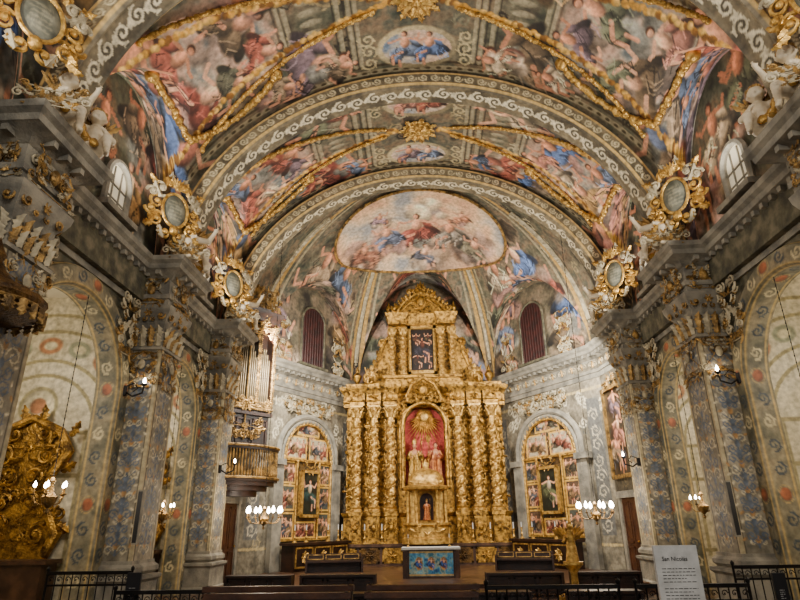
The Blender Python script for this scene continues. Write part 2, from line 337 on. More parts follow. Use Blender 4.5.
for (y0,y1,sd) in BAYS:
    cv=paint_bay(sd); yc=(y0+y1)/2; h2=(y1-y0)/2-.45
    a=np.linspace(0,pi,cv.W); x=-VH*np.cos(a); y=np.linspace(y0,y1,cv.H); Xg,Yg=np.meshgrid(x,y); Zg=bay_z(Xg,Yg,yc,h2)
    P=np.stack([Xg,Yg,Zg],-1); link('ceiling' if ci==0 else 'ceiling.%03d'%ci,grid_mesh('ceiling',P,cv.lincol(),FRESCO),kind='structure',label='painted fresco vault bay with saints and clouds'); ci+=1
    for sx in (-1,1):
        pts=[];n=70; sc=(y1-y0)/4.6
        for i in range(n+1):
            t=-.35+2.75*i/n
            if sx<0: t=pi-t
            sp=9.25+sx*4.85+1.85*math.cos(t); aa=pi*sp/18.5; xx=-VH*math.cos(aa); yy=yc+1.5*sc*math.sin(t)
            zz=float(bay_z(np.array(xx),np.array(yy),yc,h2)); pts.append((xx*.985,yy,zz-.06))
        mb=MB(); garland(mb,pts,.085,seed=sd); mb.tube(pts,.06,5)
        for e_ in (pts[0],pts[-1]): mb.ball(e_,.16,8,6)
        mb.obj('trim_%d'%tn,GOLDL,ang=60,kind='structure',label='curved gilded garland moulding beneath the painted side scene'); tn+=1
        for (ya) in (y0,y1):
            pts=[];n=80
            for i in range(n+1):
                t=.3+.62*i/n; aa=.12+(pi/2-.17)*t; xx=VH*math.cos(aa)*sx; yy=ya+(yc-ya)*(.1+.9*t**1.1)
                zz=float(bay_z(np.array(xx),np.array(yy),yc,h2)); pts.append((xx*.985,yy,zz-.05))
            mb=MB(); garland(mb,pts,.06,seed=sd); mb.tube(pts,.045,5)
            mb.obj('trim_%d'%tn,GOLDL,ang=60,kind='structure',label='gilded garland rib across the painted vault'); tn+=1
        cl=Canvas(y1-y0,3.7,.04); cl.gam=1.35; cl.noise(FBASE[:5],.8,sd+sx); rn=random.Random(sd+sx)
        for k in range(8): cl.figure(.5+(k%4)*1.3,rn.uniform(.9,2.9),1.3,pi/2,rn.choice(ROBES),rn,True,rn.choice((1,-1)))
        yy=np.linspace(y0,y1,cl.W); tt=np.linspace(0,1,cl.H); Yg,Tg=np.meshgrid(yy,tt); top=ZS+3.25*np.sqrt(np.clip(1-((Yg-yc)/h2)**2,0,1))+.1
        Z=7.2+(top-7.2)*Tg; P=np.stack([np.full_like(Z,sx*VH),Yg,Z],-1)
        link('wall_lunette_'+('left' if sx<0 else 'right')+('' if ci==1 else '.%03d'%(ci-1)),grid_mesh('lunette',P,cl.sample(Yg-y0,Z-7.2),FRESCO),kind='structure',label='painted lunette wall above the cornice')
        w=thing('window_%d'%(ci*2+(sx>0)),(sx*(VH-.02),yc,7.5),'arched clerestory window with moulded stucco frame','window',rot=(pi/2 if sx<0 else -pi/2),kind='structure')
        mb=MB(); mb.prism(mb.arch_poly(.38,0,.7),-.03,.03); mb.obj('pane',PANE,w)
        mb=MB(); op=mb.arch_poly(.42,0,.7); mb.tube([(x_,-.08,z_) for x_,z_ in op]+[(-.42,-.08,0)],.07,6)
        for q in (-.14,.14): mb.box(q-.012,q+.012,-.06,-.02,0,1.0)
        for q in (.3,.6): mb.box(-.38,.38,-.06,-.02,q-.012,q+.012)
        mb.box(-.6,.6,-.3,.0,-.12,0); mb.obj('frame',STONE,w)
def scroll_canvas(w,h,seed,base,fg,edge,rad=None):
    cv=Canvas(w,h,.024,base); cv.noise([[q*.7 for q in base],base,[min(255,q*1.2) for q in base]],.5,seed)
    rad=rad or h*.2; n=int(w/(rad*2.3)); cyc=h/2
    pts=[(i*w/200,cyc+rad*.35*math.sin(i*w/200*pi/(rad*2.3))) for i in range(201)]
    cv.stroke(pts,.06,fg)
    for i in range(n):
        x=(i+.5)*w/n; cv.ell(x,cyc,rad*.9,rad*.75,0,[q*.65 for q in base],.2,.9,0); cv.arabesque(x,cyc+rad*.1*(1 if i%2 else -1),rad,(pi/2 if i%2 else -pi/2),1 if i%2 else -1,fg,.06)
        cv.ell(x+w/n/2,cyc,rad*.25,rad*.7,.3,fg,.3,1,0)
    for e in (.035,h-.035): cv.stroke([(0,e),(w,e)],.06,edge)
    return cv
for k,yp in enumerate(PIERS[1:]):
    A,B=5.65,5.05; d=.38
    prof=[(yp-d,.42),(yp-d,.08),(yp-d+.05,.03),(yp-d+.09,-.02),(yp-d+.14,.02),(yp+d-.14,.02),(yp+d-.09,-.02),(yp+d-.05,.03),(yp+d,.08),(yp+d,.42)]
    L=[0]
    for i in range(1,len(prof)): L.append(L[-1]+math.hypot(prof[i][0]-prof[i-1][0],prof[i][1]-prof[i-1][1]))
    tot=L[-1]; cv=scroll_canvas(17.0,tot,50+k,(120,108,84),(226,214,182),(200,164,100),.19); cv.gam=1.06
    for f0 in (.18,tot-.18):
        for i in range(60): cv.arabesque((i+.5)*17/60,f0,.11,(0 if i%2 else pi),1 if i%2 else -1,(206,192,154),.04)
    for e in (.36,tot-.36): cv.stroke([(0,e),(17,e)],.07,(206,172,104))
    s=np.linspace(0,tot,cv.H); py=np.interp(s,L,[p[0] for p in prof]); po=np.interp(s,L,[p[1] for p in prof])
    a=np.linspace(0,pi,cv.W); Ag,S=np.meshgrid(a,py); _,O=np.meshgrid(a,po)
    P=np.stack([-(A+O)*np.cos(Ag),S,ZS-.1+(B+O)*np.sin(Ag)],-1)
    link('trim_%d'%tn,grid_mesh('transverse_arch',P,cv.lincol(),PAINTED_SCROLL),kind='structure',label='transverse arch band painted with cream scrollwork'); tn+=1
def make_rosette():
    mb=MB(); rosette(mb,0,0,.36,-.02,10)
    for i in range(14):
        a=2*pi*i/14; leaf(mb,.26*math.cos(a),.26*math.sin(a),a,.3 if i%2 else .2,.16,0,.02)
    mb.tube([(.28*math.cos(i*pi/12),-.05,.28*math.sin(i*pi/12)) for i in range(24)],.05,6,True)
    return mb.mesh('sunburst_boss',GOLDL)
rm=make_rosette()
for i,(y0,y1,_) in enumerate(BAYS):
    link('sunburst_boss',rm,None,(0,(y0+y1)/2,12.86),(pi/2,0,0),(1.1,)*3,label='gilded sunburst boss on the painted vault crown',category='ceiling boss',group='vault bosses')
# ---------------------------------------------------------------- apse
PER=[(-6.3,YA),(-6.0,19.6),(-3.0,24.9),(3.0,24.9),(6.0,19.6),(6.3,YA)]
RISE=[1.2,3.3,4.6,3.3,1.2]; CEN=Vector((0,YA))
def apse_pt(seg,t,r):
    a=Vector(PER[seg]);b=Vector(PER[seg+1]); p=a.lerp(b,t); q=CEN.lerp(p,r); sl=2*t-1
    z=max(ZS+VR*math.sqrt(max(0,1-r*r)),ZS+RISE[seg]*math.sqrt(max(0,1-(sl/.93)**2)))
    return q.x,q.y,z
def apse_z(x,y):
    d=Vector((x,y))-CEN
    if d.length<1e-4: return ZS+VR
    for i in range(5):
        a=Vector(PER[i])-CEN;b=Vector(PER[i+1])-CEN; e=b-a
        den=d.x*e.y-d.y*e.x
        if abs(den)<1e-9: continue
        k=(a.x*e.y-a.y*e.x)/den; t=(a.x*d.y-a.y*d.x)/den
        if k>0 and -1e-6<=t<=1+1e-6: return apse_pt(i,min(1,max(0,t)),min(1,1/k))[2]
    return ZS
lens=[(Vector(PER[i+1])-Vector(PER[i])).length for i in range(5)]; TL=sum(lens)
cv=Canvas(TL,8,.032); cv.gam=1.18; cv.sat=1.0; cv.noise(FBASE,.9,91); cv.noise([(60,68,58),(154,132,106),(110,82,66)],.4,92,.35); rn=random.Random(9)
acc=0
for k in range(70): cv.arabesque(rn.uniform(0,TL),rn.uniform(0,6),rn.uniform(.15,.35),rn.uniform(0,6),1,rn.choice(((184,172,142),(60,54,42),(164,148,112))),.06)
for i in range(5):
    if lens[i]>3:
        m=acc+lens[i]/2
        for (dx,v) in ((-2.1,.9),(2.1,.9),(-1.5,2.2),(1.5,2.2),(0,2.7),(-.9,3.5),(.9,3.5)):
            cv.figure(m+dx,v,1.5,pi/2,rn.choice(ROBES),rn,True,rn.choice((1,-1)))
        for sg in (-1,1):
            cv.stroke([(m+sg*lens[i]*.46,q) for q in (0,8)],.18,(190,156,92)); cv.stroke([(m+sg*lens[i]*.41,0),(m+sg*lens[i]*.41,8)],.12,(166,154,124))
    acc+=lens[i]
W=cv.W;H=cv.H; P=np.zeros((H,W,3)); us=np.linspace(0,TL,W); cum=np.concatenate([[0],np.cumsum(lens)])
for j,u in enumerate(us):
    sg=min(4,int(np.searchsorted(cum,u,side='right')-1)); t=(u-cum[sg])/lens[sg]
    for i in range(H):
        r=math.sin((1-i/(H-1))*pi/2); P[i,j]=apse_pt(sg,t,r)
link('ceiling_apse',grid_mesh('apse',P,cv.lincol(),FRESCO),kind='structure',label='painted fresco vault over the apse')
for k,(x,y) in enumerate(PER[1:5]):
    pts=[]
    for i in range(50):
        r=1-.45*i/49; q=CEN.lerp(Vector((x,y)),r*.985); pts.append((q.x,q.y,ZS+VR*math.sqrt(max(0,1-(r*.985)**2))-.06))
    mb=MB(); mb.tube(pts,.09,6); garland(mb,[ (p[0],p[1],p[2]-.08) for p in pts],.05)
    mb.obj('trim_%d'%tn,[STUCL],kind='structure',label='pale stucco rib of the apse vault'); tn+=1
for i in range(5):
    a=Vector(PER[i]);b=Vector(PER[i+1]); Lw=lens[i]; cw=Canvas(Lw,12.2,.04,(150,143,128)); cw.gam=1.15; cw.noise([(96,90,76),(140,132,112),(172,162,140)],.6,60+i); cw.noise([(60,52,40),(186,172,146)],.25,64+i,.3)
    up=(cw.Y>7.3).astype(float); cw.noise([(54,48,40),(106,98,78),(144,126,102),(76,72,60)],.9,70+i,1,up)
    rn=random.Random(100+i)
    for zz in (.9,5.9): cw.stroke([(0,zz),(Lw,zz)],.08,(190,170,124))
    for k in range(30): cw.arabesque(rn.uniform(0,Lw),rn.uniform(4.6,6.2),.2,rn.uniform(0,6),rn.choice((1,-1)),(216,206,178),.05)
    for k in range(24): cw.arabesque(rn.uniform(0,Lw),rn.uniform(1.0,4.6),.2,rn.uniform(0,6),rn.choice((1,-1)),rn.choice(((104,104,100),(178,160,120))),.035)
    if Lw>3:
        for q in (.5,Lw-.5):
            cw.rect(q-.3,q+.3,1.2,5.6,(108,106,100)); 
            for z in np.arange(1.5,5.5,.5): cw.arabesque(q,z,.22,rn.choice((0,pi)),rn.choice((1,-1)),(200,188,160),.04)
        for q in (1.0,Lw-1.0):
            for zz in (8.2,9.4,10.8): cw.figure(q+rn.uniform(-.3,.3),zz,1.6,pi/2,rn.choice(ROBES),rn,True)
    else:
        cw.noise([(60,54,42),(114,104,84)],.5,4,.5)
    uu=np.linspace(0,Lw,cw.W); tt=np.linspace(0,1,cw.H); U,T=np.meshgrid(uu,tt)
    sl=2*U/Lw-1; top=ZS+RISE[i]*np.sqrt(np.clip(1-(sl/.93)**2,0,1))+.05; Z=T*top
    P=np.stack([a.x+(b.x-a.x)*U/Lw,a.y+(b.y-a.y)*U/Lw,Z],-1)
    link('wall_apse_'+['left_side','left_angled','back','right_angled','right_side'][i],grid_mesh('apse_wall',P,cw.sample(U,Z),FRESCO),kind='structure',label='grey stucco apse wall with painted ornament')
cv=Canvas(6.6,4.4,.025); cv.gam=1.1; cv.noise([(160,158,156),(214,192,164),(226,188,148),(214,166,132),(168,150,142)],1.3,5); rn=random.Random(77)
cv.cloud(3.3,3.2,1.7,rn,(216,182,148)); cv.cloud(1.4,2.6,.9,rn,(170,138,120)); cv.cloud(5.2,2.6,.9,rn,(176,148,130)); cv.cloud(3.3,1.2,1.0,rn,(238,216,178)); cv.cloud(.9,3.5,.9,rn,(130,98,80)); cv.cloud(5.7,3.5,.9,rn,(126,98,82))
for (x,y,s_,c) in ((3.2,2.3,1.35,(140,76,64)),(2.0,2.6,1.1,(112,120,140)),(4.5,2.5,1.2,(140,130,116)),(1.1,3.1,1.0,(130,88,70)),(5.5,3.0,1.0,(116,108,88)),(3.5,3.6,.9,(96,98,108)),(4.9,1.5,.6,(180,122,92)),(1.8,1.5,.6,(150,124,130))):
    cv.figure(x,y,s_,-pi/2,c,rn,True,rn.choice((1,-1)))
OX,OY,ORX,ORY=0,20.0,3.25,2.2
nr,na=50,160
P=np.zeros((nr,na+1,3));U=np.zeros((nr,na+1));V=np.zeros((nr,na+1))
for i in range(nr):
    for j in range(na+1):
        r=max(.001,i/(nr-1)); a=2*pi*j/na; x=OX+ORX*r*math.cos(a); y=OY+ORY*r*math.sin(a)
        rr=math.hypot(x/6.1,(y-YA)/8.05); P[i,j]=(x,y,min(apse_z(x,y),ZS+VR*math.sqrt(max(0,1-rr*rr))+.12)-.12); U[i,j]=3.3+3.3*r*math.cos(a); V[i,j]=2.2+2.2*r*math.sin(a)
ov=thing('ceiling_painting',(0,0,0),'oval fresco of saints in bright clouds with gilded frame','ceiling painting')
link('painted_scene',grid_mesh('oval',P,cv.sample(U,V),FRESCO),ov)
mb=MB(); pts=[tuple(P[-1,j]-np.array([0,0,.04])) for j in range(na)]; mb.tube(pts,.05,6,True); garland(mb,pts,.05); mb.obj('gilded_frame',GOLD2,ov)
# ---------------------------------------------------------------- nave walls, arches, chapels
def arch_path(yc,w,zs,n=24,z0=0):
    return [(yc-w,z0),(yc-w,z0+(zs-z0)/3),(yc-w,z0+(zs-z0)*2/3)]+[(yc-w*math.cos(pi*i/n),zs+w*math.sin(pi*i/n)) for i in range(n+1)]+[(yc+w,z0+(zs-z0)*2/3),(yc+w,z0+(zs-z0)/3),(yc+w,z0)]
RV=.38
for sx in (-1,1):
    sn='left' if sx<0 else 'right'
    mb=MB()
    for bi,(y0,y1,sd) in enumerate(BAYS):
        yc=(y0+y1)/2; w=CW[bi]; zs=CZ[bi]; ap=arch_path(yc,w,zs)
        out=[]
        for (y,z) in ap:
            if z<zs+.01: out.append((y0 if y<yc else y1,z))
            else:
                t=(y-yc)/w; z2=6.4
                out.append((yc+(yc-y0)*max(-1,min(1,t*1.35)),z2 if abs(t)<.741 else zs+(z2-zs)*(1-abs(t))/.259))
        n=len(ap); vs=[(sx*WX,y,z) for y,z in ap]+[(sx*WX,y,z) for y,z in out]
        mb.add(vs,[(i,i+1,n+i+1,n+i) for i in range(n-1)])
        mb.box(min(sx*WX,sx*VH),max(sx*WX,sx*VH),y0,y1,6.35,7.3)
    mb.box(*sorted((sx*6.3,sx*6.5)),YA-.1,YA+.6,0,6.4)
    mb.obj('wall_'+sn,STONE_D,kind='structure',label='dark painted nave wall pierced by chapel arches')
    for bi,(y0,y1,sd) in enumerate(BAYS):
        yc=(y0+y1)/2; w=CW[bi]; zs=CZ[bi]
        prof=[(-.02,.42),(-.12,.36),(-.12,.04),(-.06,0),(.05,0),(RV,0),(RV+.02,.0)]
        L=[0]
        for i in range(1,len(prof)): L.append(L[-1]+math.hypot(prof[i][0]-prof[i-1][0],prof[i][1]-prof[i-1][1]))
        al=2*zs+pi*w; cw=Canvas(al,L[-1],.028,(140,140,116)); cw.gam=1.2; cw.noise([(98,96,78),(140,132,108),(162,148,118)],.4,sd*3); rn=random.Random(sd)
        for i in range(30):
            x=(i+.5)*al/30
            for f in (.24,.72):
                if i%5==0: cw.ell(x,f,.13,.11,0,(166,104,70),.15); cw.ell(x,f,.17,.15,0,(190,164,110),.1,1,0,ring=.82)
                else: cw.arabesque(x,f,.13,0 if i%2 else pi,1 if i%2 else -1,(206,192,154) if i%3==1 else (80,88,92),.04)
        for e in (.06,.42,.52,L[-1]-.05): cw.stroke([(0,e),(al,e)],.04,(194,168,110))
        s=np.linspace(0,L[-1],cw.H); pdv=np.interp(s,L,[p[0] for p in prof]); pr=np.interp(s,L,[p[1] for p in prof])
        u=np.linspace(0,al,cw.W); P=np.zeros((cw.H,cw.W,3))
        for j,uu in enumerate(u):
            if uu<zs: by,bz,ny,nz=yc-w,uu,-1,0
            elif uu>zs+pi*w: by,bz,ny,nz=yc+w,al-uu,1,0
            else:
                t=(uu-zs)/w; ny,nz=-math.cos(t),math.sin(t); by,bz=yc+w*ny,zs+w*nz
            P[:,j,0]=sx*(WX+pdv); P[:,j,1]=by+ny*pr; P[:,j,2]=bz+nz*pr
        link('trim_%d'%tn,grid_mesh('archivolt',P,cw.lincol(),PAINTED_SCROLL),kind='structure',label='chapel arch surround painted with medallions'); tn+=1
        hw=(y1-y0)/2-.3; x0,x1=WX+RV,10.2
        far=Canvas(3.4,7.2,.03,(228,216,190)); far.gam=1.15; far.noise([(212,200,170),(230,220,194)],1,sd); far.noise([(170,158,126),(226,216,190)],.5,sd+9,.35)
        for rr_ in (1.3,1.65,2.35,2.75): far.stroke([(1.6+rr_*math.cos(t*pi/20),3.6+rr_*math.sin(t*pi/20)) for t in range(21)],.08,(164,152,112))
        for t in range(9):
            a=(t+.5)*pi/9; X_,Y_=1.6+2.0*math.cos(a),3.6+2.0*math.sin(a); far.ell(X_,Y_,.3,.22,a+pi/2,(148,150,124) if t%2 else (178,124,84),.2,.9,0); far.ell(X_,Y_,.18,.12,a+pi/2,(214,202,166),.3,1,0)
        if sx<0:
            for xx in (.9,2.1): far.ell(xx,3.15,.34,.34,0,(150,140,104),.08,1,0); far.ell(xx,3.15,.27,.27,0,(186,100,58),.1); far.ell(xx,3.15,.14,.14,0,(206,144,92),.3)
        far.ell(1.6,4.2,.45,.45,0,(160,150,112),.06,1,0); far.ell(1.6,4.2,.38,.38,0,(216,204,170),.1); far.ell(1.6,4.2,.2,.2,0,(176,124,84),.2)
        for xx in (.12,.42,2.8,3.15): far.stroke([(xx,.8),(xx,3.5)],.1,(168,156,118))
        for zz in (3.6,2.7,.9): far.stroke([(0,zz),(3.4,zz)],.08,(160,148,110))
        U,Z=np.meshgrid(np.linspace(0,x1-x0+.05,far.W),np.linspace(0,7.0,far.H))
        for (yy,nm) in ((yc+hw,'far'),(yc-hw,'near')):
            P=np.stack([sx*(x0-.05+U),np.full_like(U,yy),Z],-1)
            link('wall_chapel_%s_%s'%(sn,nm)+('' if bi==0 else '.%03d'%bi),grid_mesh('chw',P,far.lincol(),PAINTED_SCROLL),kind='structure',label='cream chapel side wall with painted roundels')
        mb=MB(); mb.box(*sorted((sx*x1,sx*(x1+.1))),yc-hw,yc+hw,0,7); mb.box(*sorted((sx*x0,sx*x1)),yc-hw,yc+hw,6.6,6.7)
        if hw>w+.1:
            mb.box(*sorted((sx*(x0-.08),sx*(x0+.01))),yc-hw,yc-w-.04,0,6.6); mb.box(*sorted((sx*(x0-.08),sx*(x0+.01))),yc+w+.04,yc+hw,0,6.6)
        mb.obj('wall_chapel_%s_back'%sn+('' if bi==0 else '.%03d'%bi),CREAM,kind='structure',label='cream plaster chapel back wall')
mb=MB(); mb.box(-10.4,10.4,-3,25,-.1,0); mb.obj('floor',TILE,kind='structure',label='polished brown marble church floor')
mb=MB(); mb.box(-5.6,5.6,15.6,24.9,0,.09); mb.box(-5.4,5.4,16,24.9,.09,.18); mb.obj('floor_presbytery',MARBLE,kind='structure',label='stepped brown marble presbytery platform')
path=[(-WX,-1)]
for yp in PIERS: path+=[(-WX,yp-HP-.05),(-PX,yp-HP-.05),(-PX,yp+HP+.05),(-WX+.2 if yp>16 else -WX,yp+HP+.05)]
path+=[(-6.05,19.6),(-3.0,24.85)]
path=path+[(-x,y) for x,y in path[::-1]]
prof=[(0,6.22),(.06,6.22),(.06,6.38),(.1,6.4),(.1,6.5),(.03,6.52),(.03,6.86),(.1,6.9),(.16,6.98),(.34,7.04),(.36,7.14),(.44,7.2),(.46,7.3),(.0,7.34),(-.25,7.34)]
mb=MB(); mb.sweep(path,prof)
for i in range(len(path)-1):
    a=Vector(path[i]);b=Vector(path[i+1]); L=(b-a).length; n=int(L/.28)
    if n<1: continue
    d=(b-a).normalized(); nn=Vector((d.y,-d.x))
    for k in range(n):
        p=a+d*(k+.5)*L/n; mb.M=Matrix(((d.x,nn.x,0,p.x),(d.y,nn.y,0,p.y),(0,0,1,0),(0,0,0,1)))
        mb.box(-.05,.05,.08,.3,6.92,7.02)
mb.M=Matrix()
mb.obj('trim_%d'%tn,STONE,kind='structure',label='grey stucco entablature with modillions running around the church'); tn+=1
mb=MB()
for i in range(len(path)-1):
    a=Vector(path[i]);b=Vector(path[i+1]); L=(b-a).length
    if L<.5: continue
    d=(b-a).normalized(); nn=Vector((d.y,-d.x))
    n=max(1,int(L/.5))
    for k in range(n):
        p=a+d*(k+.5)*L/n+nn*.03; mb.M=Matrix(((d.x,-nn.x,0,p.x),(d.y,-nn.y,0,p.y),(0,0,1,6.68),(0,0,0,1)))
        mb.mi=0; scroll(mb,-.11,0,.11,0,1,.022,0,1.2,10); scroll(mb,.11,0,.11,pi,-1,.022,0,1.2,10); mb.mi=1; leaf(mb,0,-.1,pi/2,.24,.12,0,.1)
mb.M=Matrix(); mb.obj('trim_%d'%tn,[STUCL,GOLD2],kind='structure',label='pale and gilded scroll frieze on the entablature'); tn+=1
# ---- pilasters
def pil_canvas(seed,D,Wn):
    T=2*D+Wn
    cv=Canvas(T,4.4,.02,(150,146,134)); cv.gam=1.1; cv.noise([(112,106,92),(148,140,120),(168,156,134)],.5,seed); cv.noise([(84,78,66),(172,160,136)],.15,seed+4,.25); rn=random.Random(seed)
    bl=(98,108,122); bl2=(196,184,154); oc=(168,130,82)
    for (x0,x1) in ((0,D),(D,D+Wn),(D+Wn,T)):
        cx=(x0+x1)/2; hw=(x1-x0)/2
        cv.rect(x0,x0+.06,0,4.4,(176,162,128)); cv.rect(x1-.06,x1,0,4.4,(176,162,128)); cv.rect(x0+.08,x0+.1,0,4.4,(84,74,56)); cv.rect(x1-.1,x1-.08,0,4.4,(84,74,56))
        cv.stroke([(cx,.1),(cx,4.3)],.025,bl)
        z=.2; k=0
        while z<4.3:
            r=hw*rn.uniform(.18,.32)
            for m in (-1,1):
                cv.arabesque(cx+m*r*rn.uniform(1.1,1.5),z,r,(pi if m>0 else 0) ,m*(1 if k%2 else -1),bl if k%3 else bl2,.026)
                cv.stroke([(cx,z-r),(cx+m*r*1.6,z+r*.4)],.02,bl); cv.ell(cx+m*hw*rn.uniform(.55,.8),z+r*.9,.06,.03,rn.uniform(0,3),oc if k%3==0 else bl2,.3)
            cv.ell(cx,z+r*.9,.06,.09,0,oc if k%3==0 else bl,.3); z+=r*1.9; k+=1
    return cv
def make_pilaster(sx,yp,seed,label):
    e=thing('pilaster',(sx*WX,yp,0),label,'pilaster',group='nave pilasters')
    d=WX-PX; h=HP; Wn=2*h
    U=[(0,-h),(-sx*d,-h),(-sx*d,h),(0,h)] 
    cv=pil_canvas(seed,d,Wn); s=np.linspace(0,cv.w,cv.W); Ls=[0,d,d+Wn,2*d+Wn]; px=np.interp(s,Ls,[p[0] for p in U]); py=np.interp(s,Ls,[p[1] for p in U])
    zz=np.linspace(1.0,5.25,cv.H); X,Z=np.meshgrid(px,zz); Yg,_=np.meshgrid(py,zz)
    link('shaft',grid_mesh('shaft',np.stack([X,Yg,Z],-1),cv.lincol(),PAINTED_SCROLL),e)
    Upath=[(0,-h),(-sx*d,-h),(-sx*d,h),(0,h)]
    def outward(P):
        a=Vector(P[1]);b=Vector(P[2]); dd=(b-a).normalized(); n=Vector((dd.y,-dd.x)); return n.x*(-sx)>0
    if not outward(Upath): Upath=Upath[::-1]
    mb=MB(); mb.sweep(Upath,[(.16,0),(.16,.12),(.1,.16),(.1,.6),(.16,.66),(.16,.72),(.04,.74),(.1,.8),(.1,.88),(.03,.94),(.03,1.0),(0,1.0)]); mb.obj('plinth',STONE,e)
    mb=MB(); mb.sweep(Upath,[(0,5.22),(.05,5.24),(.05,5.3),(0,5.32),(.0,5.9),(.08,6.0),(.13,6.12),(.15,6.24),(0,6.24)]); mb.obj('capital',STONE,e)
    mb=MB()
    for (cx,cy,ang,wd) in ((-sx*d/2,-h,0,d),(-sx*d,0,-pi/2 if sx>0 else pi/2,Wn),(-sx*d/2,h,pi,d)):
        mb.M=Matrix.Translation((cx,cy,0))@Matrix.Rotation(ang,4,'Z')
        for n_,z in ((int(wd*7),5.32),(int(wd*6),5.52)):
            for k in range(n_): mb.mi=(k+n_)%2; leaf(mb,(k-(n_-1)/2)*wd/n_,z,pi/2,.26,.17,0,.26)
        mb.mi=0
        for m in (-1,1): scroll(mb,m*wd*.4,6.02,.11,pi/2,-m,.026,-.06,1.3,12); scroll(mb,m*wd*.14,5.95,.07,pi/2,m,.016,-.05,1.2,10)
        rosette(mb,0,6.08,.1,-.1,6)
        foliage(mb,wd*.95,.85,22,seed,.14,-.02,4.4,mi=(0,0,1)); mb.mi=1
        mb.ball((0,-.08,4.9),(.08,.05,.11),8,6)
        foliage(mb,wd*1.0,.7,22,seed+1,.14,-.11,6.28,mi=(0,0,1)); mb.mi=0
        mb.ball((0,-.14,6.62),(.1,.07,.13),8,6)
    mb.M=Matrix(); mb.obj('capital_foliage',[GOLD2,STUCL],e,label='partly gilded stucco acanthus leaves and hanging trophies')
    return e
for i,yp in enumerate(PIERS[1:]):
    for sx in (-1,1):
        make_pilaster(sx,yp,200+i*2+(sx>0),'grey painted pilaster with blue arabesques and gilded capital'+(' beside the presbytery' if i==2 else ''))
def cartouche_mesh():
    fr=MB(); n=26
    fr.tube([(.3*math.cos(2*pi*i/n),-.1,.4*math.sin(2*pi*i/n)) for i in range(n)],.035,6,True)
    for m in (-1,1):
        for q,(x,z,r,a,sg) in enumerate(((.38,.42,.2,-2.4,1),(.44,.05,.16,1.6,-1),(.4,-.34,.2,2.2,-1),(.18,.62,.15,-.8,1),(.16,-.58,.15,.8,-1),(.56,.25,.12,0,1),(.55,-.15,.12,0,-1))):
            fr.mi=1 if q in (0,5) else 0
            scroll(fr,x*m,z,r,a if m>0 else pi-a,sg*m,.038,-.03,1.3,14)
        for q,(x,z,a,L) in enumerate(((.36,.2,.9,.34),(.36,-.2,-.9,.34),(.3,.48,1.9,.3),(.3,-.46,-1.9,.3),(.44,.5,.4,.26),(.46,-.45,-.5,.26),(.1,.62,1.2,.28))):
            fr.mi=0 if q%3 else 1; leaf(fr,x*m,z,a if m>0 else pi-a,L,.16,-.04,.15)
    fr.mi=0
    for i in range(7): leaf(fr,0,.5,pi/2+(i-3)*.3,.28,.1,-.08,.15)
    fr.ball((0,-.14,-.5),(.1,.08,.12),8,6)
    return fr.mesh('frame',[GOLDL,STUCL])
cf=cartouche_mesh()
ccv=Canvas(.8,1.0,.02,(104,106,92)); ccv.noise([(74,76,66),(116,114,98)],.3,4)
for k in range(6): ccv.stroke([(.2,.25+k*.1),(.6,.25+k*.1)],.022,(170,160,128),.6)
def disc(cv,rx,rz,y,mat,name,nr=16,na=36):
    i=np.linspace(.001,1,nr)[:,None]; a=np.linspace(0,2*pi,na+1)[None,:]; x=rx*i*np.cos(a);z=rz*i*np.sin(a)
    return grid_mesh(name,np.stack([x,y-.06*(1-(i**2))*np.ones_like(a),z],-1),cv.sample((x/rx+1)*cv.w/2,(z/rz+1)*cv.h/2),mat)
cd=disc(ccv,.3,.4,-.06,PAINTED_SCROLL,'tablet')
for yp in PIERS[1:]:
    for sx in (-1,1):
        e=thing('cartouche',(sx*5.72,yp-1.05,8.35 if yp>8 else 8.7),'gilded baroque cartouche with grey oval inscription tablet on the vault springing','cartouche',group='vault cartouches',scale=1.05)
        e.rotation_euler=(.0,0,(pi/2-.6)*(1 if sx<0 else -1))
        link('frame',cf,e); link('tablet',cd,e)
